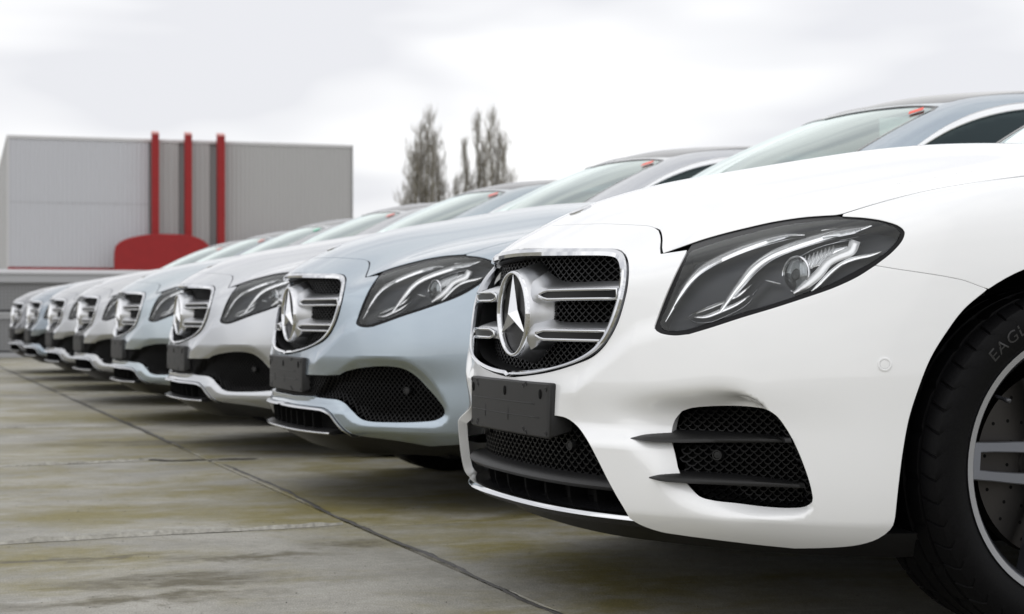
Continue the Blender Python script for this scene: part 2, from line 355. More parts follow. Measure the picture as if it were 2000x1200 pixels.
def surf(outer, holes=(), sp=.012, depth=0., gap=0., skirt=.012, basis=NF, lip=True):
    """triangulated piece of the body surface bounded by 3-D outlines -> verts, faces, normals"""
    n, e1, e2 = basis; loops = []
    for k, C in enumerate([outer] + list(holes)):
        C = dedupe(np.asarray(C)); P = np.stack([C @ e1, C @ e2], 1)
        if gap: P = inset2(P, gap if k == 0 else -gap, abs(C[:, 0]) < 1e-4)
        loops.append((P, C, abs(C[:, 0]) < 1e-4))
    P0 = loops[0][0]; lo, hi = P0.min(0), P0.max(0)
    gx, gy = np.meshgrid(np.arange(lo[0], hi[0], sp), np.arange(lo[1], hi[1], sp * .87)); gx = gx + (np.arange(gx.shape[0]) % 2)[:, None] * sp / 2
    gx, gy = gx.ravel(), gy.ravel()
    def inside(x, y):
        m = inpoly(x, y, P0)
        for h in loops[1:]: m &= ~inpoly(x, y, h[0])
        return m
    m = inside(gx, gy); gx, gy = gx[m], gy[m]; dm = np.full(len(gx), 1e9)
    for l_ in loops: dm = np.minimum(dm, pdist(gx, gy, l_[0]))
    m = dm > sp * .45; gx, gy = gx[m], gy[m]
    pts = np.vstack([l_[0] for l_ in loops] + [np.stack([gx, gy], 1)]); edges = []; b = 0
    for l_ in loops:
        k = len(l_[0]); edges += [(b + i, b + (i + 1) % k) for i in range(k)]; b += k
    nb = b; zero = np.concatenate([l_[2] for l_ in loops] + [np.zeros(len(gx), bool)])
    r = delaunay_2d_cdt([Vector((float(a), float(c))) for a, c in pts], edges, [], 0, 1e-7, True)
    v2 = np.array([(v[0], v[1]) for v in r[0]]); tri = np.array([f for f in r[2] if len(f) == 3])
    cen = v2[tri].mean(1); tri = tri[inside(cen[:, 0], cen[:, 1])]
    a = v2[tri]; ar = np.cross(a[:, 1] - a[:, 0], a[:, 2] - a[:, 0]); tri = tri[abs(ar) > 1e-10]; ar = ar[abs(ar) > 1e-10]
    tri[ar < 0] = tri[ar < 0][:, ::-1]
    used = np.unique(tri); rm = -np.ones(len(v2), int); rm[used] = np.arange(len(used)); tri = rm[tri]; v2 = v2[used]
    z = np.array([any(zero[o] for o in r[3][u] if o < len(zero)) for u in used])
    Ls = np.concatenate([l_[1] @ n for l_ in loops]); l1 = Ls.max() + .13; l0 = Ls.min() - .30
    O = v2[:, :1] * e1 + v2[:, 1:] * e2 + n * l1; V, hit = march(O, np.tile(-n, (len(O), 1)), 0, l1 - l0, depth)
    if depth == 0: V[z, 0] = 0
    else: V[abs(V[:, 0]) < .003, 0] = 0
    G = grad(V); Fc = [tuple(f) for f in tri]
    V, G = list(V), list(G)
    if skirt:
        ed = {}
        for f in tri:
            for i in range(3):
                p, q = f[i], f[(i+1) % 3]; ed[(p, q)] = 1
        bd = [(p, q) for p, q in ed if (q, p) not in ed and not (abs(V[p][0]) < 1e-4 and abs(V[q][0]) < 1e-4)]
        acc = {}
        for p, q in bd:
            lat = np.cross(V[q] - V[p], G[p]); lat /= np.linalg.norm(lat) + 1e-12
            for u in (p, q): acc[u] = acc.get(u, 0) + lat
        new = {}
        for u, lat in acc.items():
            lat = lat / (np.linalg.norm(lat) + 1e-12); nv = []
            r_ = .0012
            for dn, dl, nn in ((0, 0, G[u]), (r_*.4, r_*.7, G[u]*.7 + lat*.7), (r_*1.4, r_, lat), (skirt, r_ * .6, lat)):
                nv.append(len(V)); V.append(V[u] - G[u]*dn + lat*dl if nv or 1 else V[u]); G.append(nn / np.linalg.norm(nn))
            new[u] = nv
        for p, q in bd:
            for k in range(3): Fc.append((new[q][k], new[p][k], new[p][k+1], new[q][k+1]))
    return np.array(V), Fc, np.array(G)
def mir(S): V, Fc, G = S; return V * (-1, 1, 1), [f[::-1] for f in Fc], G * (-1, 1, 1)
def join(*S):
    V, Fc, G, b = [], [], [], 0
    for v, f, g in S: V.append(v); G.append(g); Fc += [tuple(i + b for i in q) for q in f]; b += len(v)
    return np.vstack(V), Fc, np.vstack(G)
def put(name, S, m, parent, edge=None):  # edge: dark colour on deep skirt walls, painting in the shade of panel gaps
    if edge is None: return mk(name, S[0], S[1], m, parent, True, S[2])
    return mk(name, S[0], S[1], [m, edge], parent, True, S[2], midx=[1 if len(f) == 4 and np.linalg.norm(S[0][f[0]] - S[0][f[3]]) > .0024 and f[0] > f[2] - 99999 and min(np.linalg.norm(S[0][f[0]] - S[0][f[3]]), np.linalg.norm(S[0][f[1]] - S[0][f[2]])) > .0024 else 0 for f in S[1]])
def copy_tree(o, parent=None):
    c = o.copy(); COL.objects.link(c); c.parent = parent
    for ch in list(o.children): copy_tree(ch, c)
    return c

# bumper displacement fields (recess positive = inward), in plan arc t / height z
_ut, _uz = np.arange(0, 1.5, .005), np.arange(.10, .95, .005)
_UT, _UZ = [a.ravel() for a in np.meshgrid(_ut, _uz, indexing='ij')]
def to_tz(px):
    q = cast(px); return np.stack([near_t(abs(q[:, 0]), q[:, 1]), q[:, 2]], 1)
def bulge():
    # lower bumper stands proud of the grille surround along a fold running down from the headlight corner
    zl = np.interp(_UT, [.0, .34, .50, .70, 1.0], [.46, .49, .590, .64, .70])
    b = sstep((zl - _UZ) / .055 + .35) * sstep((_UZ - .40) / .09) * sstep((_UT - .24) / .12) * sstep((1.0 - _UT) / .35)
    return -.012 * b
_B0 = bulge()
def field(F_): return Tab2(0, .005, .10, .005, F_.reshape(len(_ut), len(_uz)))
BUMP['base'] = field(_B0); VAR[0] = 'base'

# ---------------------------------------------------------------- outlines of the front (left half of the car), traced and carried onto the body
G_OUT = [(1009,488.5),(1021,486.5),(1060,486),(1110,486),(1160,486),(1200,486.3),(1213,489.5),(1221,497),(1226,509),(1228,530),(1225.5,560),(1219,590),(1207,629),(1192,659),(1177,680),(1156,698),(1120,713),(1075,726.5),(1030,734),(996,737.5)]
G_IN = [(1009,503),(1021,501),(1060,501),(1110,501),(1155,501),(1190,501.3),(1202,503.5),(1208.5,510),(1211.5,518),(1213.5,534),(1212.5,558),(1207,588),(1192,629),(1181,655),(1168,673),(1148,692),(1113,709),(1070,720),(1028,724.8),(994,728.5)]
SH_F = [(1074,441.5),(1100,439.5),(1135,438),(1180,437),(1240,439.4),(1266,441),(1279,444.5),(1286.5,450),(1289.6,459),(1290.4,470),(1289,484),(1291,495.5)]
HOOD_E = [(1291,495.5),(1330,481.5),(1372,467),(1410,456),(1450,446),(1510,432.5),(1570,423.5),(1610,420.5),(1633,419),(1646,416.5)]
SH_R = [(1646,416.5),(1700,400),(1760,383.5),(1820,370),(1880,359.5),(1940,350.5),(2000,343)]
HL_IN = [(1342,488),(1336,500),(1321,530),(1300,578),(1280.5,629)]
HL_C = [(1280.5,629),(1277.5,641),(1288,650),(1315,655.4),(1345,653)]
HL_B = [(1345,653),(1390,639.5),(1450,620),(1510,602),(1570,582.5),(1630,561.5),(1675,540.5),(1709.5,518.6)]
HL_TIP = [(1709.5,518.6),(1744,491),(1763.5,467),(1766.5,452),(1756,441.5),(1726,431),(1690,425),(1645,422)]
HL_GLASS = [[(1345,494),(1353,488)],[(1353,488),(1396,473.5),(1450,458.5),(1510,443.5),(1570,433.5),(1633,428),(1690,429.5),(1732,437),(1753,447.5),(1757.5,455),(1750,470),(1729,491),(1699,512),(1660,533),(1615,555.5),(1555,576.5),(1495,596),(1435,614),(1384,629),(1345,641),(1315,645.5),(1293,640.5),(1288.5,628)],[(1288.5,628),(1306,587),(1327,536),(1345,494)]]
SEAM = [(1709.5,518.6),(1750,525.5),(1798,532.5),(1845,540),(1883,548),(1908,557),(1930,565)]
ARCH_F = [(1930,565),(1883,605),(1849,650),(1818,701),(1793,764),(1775.6,820),(1764,883),(1756,945),(1750,1001.6),(1746,1035.6)]
ARCH_C = [(1746,1035.6),(1740,1060),(1724,1078),(1702,1086.5)]
BOT = [(1702,1086.5),(1590,1076),(1479,1065.5),(1380,1053.5),(1329,1046.6),(1290,1040),(1250,1026),(1229.5,1013.5)]
OPEN_R = [(1229.5,1013.5),(1216,990),(1204,970),(1186,937),(1165,895),(1144,856),(1126,832),(1105,817),(1075,811)]
IN_SIDE = [[(1332,804.5),(1350,798.5),(1386,795),(1440,794),(1470,796),(1494,800),(1515,812),(1536,839),(1554,872),(1569,908),(1581,944),(1587,974),(1586,981.5),(1575,988),(1545,991),(1500,989),(1440,982),(1395,977),(1368,969.5),(1353,956),(1344,945.5),(1332,930),(1325,913)],[(1325,913),(1320,890),(1312.5,862)],[(1312.5,862),(1312,845),(1318,822),(1332,804.5)]]
# AMG style scoop round the side intake
_rec = path([(1100,792),(1114,789),(1185,779.5),(1242,771),(1298,766.7),(1340,764.5),(1380,762),(1425,764),(1455,770),(1476,778),(1494,792),(1508,814),(1522,842),(1540,876),(1555,912),(1566,945),(1574,975),(1588,986),(1590,996),(1572,1010),(1520,1016),(1450,1013),(1390,1003),(1345,985),(1315,955),(1290,905),(1240,860),(1170,815),(1100,800)], step=12)
_rt = to_tz(_rec); _in = inpoly(_UT, _UZ, _rt); _d = pdist(_UT, _UZ, _rt)
_tl = float(to_tz([(1150,800)])[0, 0]); _tr = float(to_tz([(1440,800)])[0, 0])
_amg = .055 * sstep((_UT - _tl) / (_tr - _tl)) * np.where(_in, sstep(_d / (.012 + .022 * sstep((.31 - _UZ) / .06) + .008 * sstep((_UZ - .38) / .03) + .022 * sstep((_tr + .02 - _UT) / .12))), 0)
_g = _amg.reshape(len(_ut), len(_uz)); _h = _g.copy()
for _ in range(26): _h[1:-1, 1:-1] = (_h[1:-1, 1:-1] * 4 + _h[:-2, 1:-1] + _h[2:, 1:-1] + _h[1:-1, :-2] + _h[1:-1, 2:]) / 8
_wb = sstep((_tr + .06 - _UT) / .14); _amg = _g.ravel() * (1 - _wb) + _h.ravel() * _wb
_low = -.028 * sstep((.405 - _UZ) / .045) * sstep((_UT - .24) / .16) * (1 - sstep((_UT - .50) / .28))
def hinge(z0, k): u = z0 - _UZ; return k * .5 * (u + np.sqrt(u*u + .004**2))
BUMP['amg'] = field(_B0 + _amg + _low + hinge(.236, .42) * sstep((_UT - .40) / .12))
# standard bumper: outlines traced on the second car
OFF2 = np.array([-2.3137, .026, -.008])
CAR_OFF[0] = OFF2
S_TOP = [(563,737.5),(604,737.5),(640,738.5),(663.5,738)]
S_ARC = [(663.5,738),(674,732),(702,725),(737,721.5),(765,722),(789.5,727),(810.5,739),(835,763.5),(856,788),(867.6,806),(866.5,816),(852.5,825),(828,828.5),(765,830),(716,827),(702,821),(688,807),(674,793),(660,786),(635.5,783),(604,779),(572,777)]
_sr = path([(640,733),(660,724),(688,706),(720,702),(760,702),(795,708),(824,726),(846,748),(866,778),(878,806),(876,826),(860,840),(820,842),(760,841),(712,838),(690,830),(676,815),(660,799),(630,793),(600,789)], step=8)
_srt = to_tz(_sr); _sin = inpoly(_UT, _UZ, _srt); _sd = pdist(_UT, _UZ, _srt)
_std = .019 * np.where(_sin, sstep(_sd / .042), 0)
# lower blade stands proud round the centre slot
_std = _std - .016 * sstep((.335 - _UZ) / .03) * sstep((_UZ - .20) / .02) * sstep((.62 - _UT) / .15)
BUMP['std'] = field(_B0 + _std + hinge(.252, .85) * sstep((_UT - .42) / .10))
VAR[0] = 'std'
s_top3, s_arc3 = cast(path(S_TOP, step=4)), cast(path(S_ARC, step=3))
SLOT = [(545,785.5),(554.6,789),(578,794),(617,799),(632.6,801.6),(644,809),(656,825),(671.6,843),(684.6,852.5)]
slot3 = cast(path(SLOT, step=4))
S_BOT = [(894,888),(840,878),(786,868.5),(730,861),(700,857),(684.6,852.5)]
sbot3 = cast(path(S_BOT, step=6))
CAR_OFF[0] = np.zeros(3); VAR[0] = 'base'

def arc_pts(cy, cz, r, a0, a1, n=24):
    a = np.linspace(R_(a0), R_(a1), n); return xfix(cy + r*np.cos(a), cz + r*np.sin(a))
g_out, g_in = snap0(cast(path(G_OUT, step=6))), None
g_out[0, 0] = g_out[-1, 0] = 0
GI = cast(G_IN); GO = cast(G_OUT); GI[0, 0] = GI[-1, 0] = GO[0, 0] = GO[-1, 0] = 0
sh_f = snap0(cast(path(SH_F, step=5))); sh_f[0, 0] = 0
hood_e = cast(path(HOOD_E)); sh_r = cast(path(SH_R))
hl_in, hl_c, hl_b, hl_tip = [cast(path(a, step=5)) for a in (HL_IN, HL_C, HL_B, HL_TIP)]
seam3, arch_f, arch_c, bot3, open_r = [cast(path(a)) for a in (SEAM, ARCH_F, ARCH_C, BOT, OPEN_R)]
hl_glass = cast(path(*HL_GLASS, step=5)); hl_top = cast(path([(1633,419),(1610,420.5),(1570,423.5),(1510,432.5),(1450,446),(1410,456),(1372,467),(1350,475)]))
yE = sh_r[-1, 1]; HOODREAR = 1.36
_yy = np.linspace(yE + .05, HOODREAR, 9); sh_r2 = zfix(np.interp(_yy, [yE, 1.1, HOODREAR], [sh_r[-1, 0], .835, .80]), _yy)
sh_r = np.vstack([sh_r, sh_r2])
hr = zfix(np.linspace(sh_r[-1, 0], 0, 14)[1:], HOODREAR + .04 * np.linspace(0, 1, 14)[1:] * -1.0)
cl = lambda y0, y1, n=30: zfix(np.zeros(n), np.linspace(y0, y1, n))
hood_c = cl(hr[-1, 1], sh_f[0, 1], 26)

hood_f = snap0(cast(path(SH_F[:7] + [(1288.5,448.5),(1292.4,459),(1293.4,470),(1292.6,484),(1294.5,494.2)], step=5))); hood_f[0, 0] = 0; hood_e2 = cast(path([(1294.5,494.2)] + HOOD_E[1:]))
def build_hood(root, m):
    S = surf(np.vstack([hood_f, hood_e2[1:], sh_r[1:], hr, hood_c[1:-1]]), gap=.0016, skirt=.0045, sp=.011, basis=NH)
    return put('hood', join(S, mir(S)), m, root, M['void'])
def centre(z0, z1, n=14): return yfix(np.zeros(n), np.linspace(z0, z1, n))
def corner_amg(): C = catmull(np.array([(.462,.244),(.459,.226),(.447,.208),(.425,.195),(.395,.188),(.365,.184)]), .008); return xfix(C[:, 0], C[:, 1])
def bot_amg(): b = cast(path([(1560,1073.5)] + BOT[2:])); return b[b[:, 1] < .34]
def build_bumper_amg(root, m):
    VAR[0] = 'amg'
    nose = cl(sh_f[0, 1], g_out[0, 1] + .002, 6)
    top_open = yfix(np.linspace(open_r[-1, 0], 0, 14)[1:], np.linspace(open_r[-1, 2], .428, 14)[1:])
    P = np.vstack([sh_f, hl_in, hl_c[1:], hl_b[1:], seam3[1:], arch_f[1:][arch_f[1:, 2] > .25], corner_amg(), bot_amg(), cast(path(OPEN_R))[1:], top_open, centre(.432, g_out[-1, 2] - .004, 4), g_out[::-1], nose[::-1][1:-1]])
    S = surf(P, [cast(path(*IN_SIDE, step=5))], gap=.0013, skirt=.022, sp=.0075, basis=NB)
    o = put('bumper', join(S, mir(S)), m, root); VAR[0] = 'base'; return o
def build_bumper_std(root, m):
    VAR[0] = 'std'
    nose = cl(sh_f[0, 1], g_out[0, 1] + .002, 6)
    so = snap0(s_arc3); c1 = yfix([0, 0, 0], np.linspace(so[-1, 2] + .002, slot3[0, 2] + .006, 3))
    zt = s_top3[0, 2]
    top_open = yfix(np.linspace(s_top3[0, 0], 0, 8)[1:], np.full(7, zt))
    lowr = yfix(np.linspace(0, slot3[0, 0], 5)[:-1], np.full(4, slot3[0, 2] + .003))
    A2 = arch_f[arch_f[:, 2] > .266]; bz = sbot3[0, 2]
    C_ = catmull(np.array([(.463,.262),(.458,.246),(.445,.233),(.42,.223),(.385,.217),(.345,.212)]), .008); corner = xfix(C_[:, 0], C_[:, 1])
    P = np.vstack([sh_f, hl_in, hl_c[1:], hl_b[1:], seam3[1:], A2[1:], corner, sbot3[(sbot3[:, 1] < .33)], slot3[::-1][1:], lowr[::-1][:-1], yfix([0.], [slot3[0, 2] + .003]), c1[::-1][1:-1],
                   yfix(np.linspace(0, so[-1, 0], 6)[:-1], np.full(5, so[-1, 2] + .001)), so[::-1], s_top3[::-1][1:], top_open, centre(zt + .004, g_out[-1, 2] - .004, 4), g_out[::-1], nose[::-1][1:-1]])
    S = surf(P, gap=.0013, skirt=.022, sp=.010, basis=NB)
    o = put('bumper', join(S, mir(S)), m, root); VAR[0] = 'base'; return o
DOORY = 1.27
def build_fender(root, m):
    t0 = hl_tip[::-1]; up = arc_pts(.845, .335, .392, math.degrees(math.atan2(arch_f[0, 2] - .335, arch_f[0, 1] - .845)), -18, 46)
    rk = xfix(np.linspace(up[-1, 1], DOORY, 5)[1:], np.full(4, up[-1, 2])); rear = xfix(np.full(18, DOORY), np.linspace(up[-1, 2], .93, 18)[1:].tolist() + [.935])
    k = np.argmin(abs(sh_r[:, 1] - DOORY)); e = (sh_r[:k + 1] + np.array([.0022, 0, -.0038]))[::-1]
    P = np.vstack([hl_tip[::-1], hl_b[-1:], seam3[1:], up[1:], rk, rear, e, [hl_tip[-1]]])
    P = np.vstack([hl_tip, e[::-1][0:], rear[::-1], rk[::-1], up[::-1], seam3[::-1][:-1]])
    S = surf(P, gap=.0013, skirt=.018, sp=.011)
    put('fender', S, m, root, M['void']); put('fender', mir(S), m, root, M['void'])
    # plastic liner of the wheel arch
    for cy in (.845, 3.784):
        for sg in (1, -1):
            b = MB(); b.lathe([(0, .418), (-.21, .418), (-.21, .1)], 40, (.805, cy, .335), a0=R_(-18), a1=R_(196))
            if sg < 0: _flip(b)
            b.build('wheel_arch_liner', M['void'], root)
def seals(root):
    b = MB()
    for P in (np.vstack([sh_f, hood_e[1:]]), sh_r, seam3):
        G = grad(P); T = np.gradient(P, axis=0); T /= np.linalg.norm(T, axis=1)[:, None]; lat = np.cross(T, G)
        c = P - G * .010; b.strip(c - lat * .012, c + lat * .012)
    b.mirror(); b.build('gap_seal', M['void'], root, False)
# ---- grille
def frame_strip(A, B):
    return A, B
def build_grille(root):
    Gn = grad(GI); Go = grad(GO)
    netd = .05
    # fine matched outlines
    o_ = catmull(GO, .006); k = []
    n = len(GO); 
    def res(P, m=6):
        Q = []
        for i in range(len(P) - 1):
            pass
        u = np.arange(len(P)); uu = np.linspace(0, len(P) - 1, (len(P) - 1) * m + 1)
        return np.stack([np.interp(uu, u, P[:, j]) for j in range(3)], 1) if False else np.stack([Spl(u, P[:, j])(uu) for j in range(3)], 1)
    def pl(P, m=6):
        Q = [P[0]]
        Z = catmull2(P, m); return Z
    A, B = catmull2(GO, 6), catmull2(GI, 6); A[:, 0] = np.maximum(A[:, 0], 0); B[:, 0] = np.maximum(B[:, 0], 0)
    def smp(P, k=5):
        for _ in range(2):
            p = np.vstack([P[k:0:-1] * (-1, 1, 1), P, P[-2:-k-2:-1] * (-1, 1, 1)]); P = np.stack([np.convolve(p[:, j], np.ones(2*k+1) / (2*k+1), 'valid') for j in range(3)], 1); P[0, 0] = P[-1, 0] = 0
        return P
    zb = A[-1].copy(), B[-1].copy(); A, B = smp(A), smp(B); A[-1], B[-1] = zb; A = A + (B - A) * .13
    gA, gB = grad(A), grad(B)
    def smn(g):
        k = 15; p = np.pad(g, ((k, k), (0, 0)), 'reflect'); p[:k, 0] *= -1; p[-k:, 0] *= -1; q = np.stack([np.convolve(p[:, j], np.ones(2*k+1) / (2*k+1), 'valid') for j in range(3)], 1); return q / np.linalg.norm(q, axis=1)[:, None]
    gA, gB = smn(gA), smn(gB); ax = np.array([0, 1., 0])
    rows = [A - gA*.004, A + gA*.0030, A*.8 + B*.2 + (gA)*.0075, A*.4 + B*.6 + gB*.0070, B + gB*.003, B + gB*.0005 + ax*.004, B + ax*.018 - (B - A)*.05]
    f = MB()
    for r0, r1 in zip(rows[:-1], rows[1:]): f.strip(r0, r1)
    f.mirror(); fr = f.build('grille_frame', M['chrome'])
    wl = MB(); wl.strip(B + ax*.016, B + ax*.075 + (B - A)*.3); wl.mirror()
    # net
    nb = MB(); poly = []
    tz = np.stack([np.sign(B[:, 0] + 1e-9) * near_t(B[:, 0], B[:, 1]), B[:, 2]], 1)
    full = np.vstack([tz, (tz * (-1, 1))[::-1]])
    fullB = full.copy()
    net(nb, fullB, .030, .0150, .052, .0011, .007)
    back = np.array([[a, c] for a, c in full]); 
    g = nb.build('grille', M['net'], root, False)
    fr.parent = g
    w_ = wl.build('grille_surround', M['blk'], g)
    # dark radiator behind
    bb = MB(); ts = np.linspace(-.43, .43, 16); bb.strip(shell(ts, np.full(16, .47), .10), shell(ts, np.full(16, .755), .10)); bb.build('radiator', M['void'], g)
    # bars
    zc = .6240
    for zt, dz in ((.668, 1), (.584, -1)):
        for sg in (1, -1):
            # inner frame x at this height
            k = [i for i in range(len(B) - 1) if (B[i, 2] - zt) * (B[i+1, 2] - zt) <= 0]; xe = max(B[i, 0] for i in k) - .004
            xs = np.linspace(.075, xe, 18); S = []; TR = []
            for x in xs:
                yb = shell([float(near_t(np.array([x]), np.array([shell_y(x)]))[0])], [zt], 0)[0, 1]
                gw = math.exp(-((x - .075) / .045)**1.5) if x > .075 else 1
                up_, dn = .021 + (.026 if dz > 0 else .012)*gw, .017 + (.010 if dz > 0 else .022)*gw
                yf = yb + .010 - .006*gw
                S.append([(x, yf + .001, zt - .0165), (x, yf - .001, zt - .006), (x, yf + .001, zt + .0045), (x, yf + .010, zt + .010 + .3*up_*gw), (x, yf + .045, zt + up_), (x, yf + .055, zt - dn), (x, yf + .012, zt - dn)])
            b = MB(); b.sections(S); 
            if sg < 0: b.V = [(-x, y, z) for x, y, z in b.V]; b.F = [q[::-1] for q in b.F]
            s_ = b.build('slat', M['satin'], g, angle=50)
            S = np.array(S)[3:]; fy = S[:, 1, 1] - .0035; X = S[:, 0, 0]
            hh = np.minimum(.0095, .003 + (np.arange(len(X))) * .004)
            lo_ = np.stack([X, fy, zt - .006 - hh], 1); hi_ = np.stack([X, fy, zt - .006 + hh], 1)
            b = MB(); b.tube(np.vstack([lo_, hi_[::-1]]), .0036, 8, closed=True, up=(0, 1, 0))
            c = MB(); c.strip(lo_ + (0, .002, .001), hi_ + (0, .002, -.001))
            for q in (b, c):
                if sg < 0: q.V = [(-x, y, z) for x, y, z in q.V]; q.F = [p[::-1] for p in q.F]
            b.build('slat_trim', M['chrome'], g, angle=60); c.build('slat_inset', M['rim'], g)
    # hub and star
    zc = .6225; y0 = .036
    h = MB(); h.lathe([(.075, .03), (.070, .116), (.050, .111), (.030, .103), (.014, .0975), (.004, .0955), (.0, .0935)], 64, (0, y0, zc), 'y'); h.build('emblem_housing', M['satin'], g)
    r = MB(); r.lathe([(.010, .0955), (-.002, .0945), (-.006, .0915), (-.006, .0885), (-.002, .086), (.006, .0855)], 72, (0, y0, zc), 'y'); r.build('emblem_ring', M['chrome'], g, angle=70)
    d = MB(); d.lathe([(.008, .0), (.008, .087)], 48, (0, y0, zc), 'y'); d.build('emblem_backing', M['rim'], g)
    s = MB(); ctr = (0, y0 - .013, zc)
    for q in range(3):
        a = R_(90 + 120*q); tip = (.087*math.cos(a), y0 - .001, zc + .087*math.sin(a))
        for e in (-1, 1):
            a2 = a + e*R_(60); nt_ = (.0165*math.cos(a2), y0 + .004, zc + .0165*math.sin(a2)); s.add([ctr, tip, nt_], [(0, 1, 2) if e < 0 else (0, 2, 1)])
    s.build('star_emblem', M['chrome'], g, False)
    return g
def shell_y(x): return float(np.interp(x, [0, .12, .25, .36, .46], [.015, .017, .03, .055, .094]))
def catmull2(P, m):
    P = np.asarray(P, float); Q = np.vstack([2*P[0] - P[1], P, 2*P[-1] - P[-2]]); out = []
    for i in range(1, len(Q) - 2):
        p0, p1, p2, p3 = Q[i-1:i+3]
        t0 = 0; t1 = np.linalg.norm(p1-p0)**.5 + 1e-6; t2 = t1 + np.linalg.norm(p2-p1)**.5 + 1e-6; t3 = t2 + np.linalg.norm(p3-p2)**.5 + 1e-6
        for k in range(m):
            t = t1 + (t2 - t1) * k / m
            A1 = (t1-t)/(t1-t0)*p0 + (t-t0)/(t1-t0)*p1; A2 = (t2-t)/(t2-t1)*p1 + (t-t1)/(t2-t1)*p2; A3 = (t3-t)/(t3-t2)*p2 + (t-t2)/(t3-t2)*p3
            B1 = (t2-t)/(t2-t0)*A1 + (t-t0)/(t2-t0)*A2; B2 = (t3-t)/(t3-t1)*A2 + (t-t1)/(t3-t1)*A3
            out.append((t2-t)/(t2-t1)*B1 + (t-t1)/(t2-t1)*B2)
    out.append(P[-1]); return np.array(out)
def net(mb, poly, cw, ch, depth, wid, deep, sag=.18, keep=None):
    """open diamond net moulded over the shell: poly in (t, z)"""
    lo, hi = poly.min(0), poly.max(0); segs = []
    i0, i1 = int(lo[0] / cw) - 1, int(hi[0] / cw) + 2; j0, j1 = int(lo[1] / ch) - 1, int(hi[1] / ch) + 2
    nodes = []
    for j in range(2 * j0, 2 * j1):
        for i in range(i0, i1):
            x = (i + .5 * (j % 2)) * cw; z = j * ch / 2
            for sx in (-1, 1): segs.append(((x, z), (x + sx * cw / 2, z + ch / 2)))
    S = np.array(segs); mid = S.mean(1); S = S[inpoly(mid[:, 0], mid[:, 1], poly)]
    if keep is not None: S = S[keep(S.mean(1))]
    P0, P1 = S[:, 0], S[:, 1]; Mx = (P0 + P1) / 2; Mx[:, 1] -= ch * sag * .5   # arched cells
    def ring(P, w): 
        a = shell(P[:, 0], P[:, 1] - w, depth); b_ = shell(P[:, 0], P[:, 1] + w, depth); c = shell(P[:, 0], P[:, 1] + w, depth + deep); d_ = shell(P[:, 0], P[:, 1] - w, depth + deep)
        return np.stack([a, b_, c, d_], 1)
    R0, Rm, R1 = ring(P0, wid), ring(Mx, wid), ring(P1, wid)
    for a, m_, b_ in zip(R0, Rm, R1): mb.sections([a, m_, b_], caps=False)
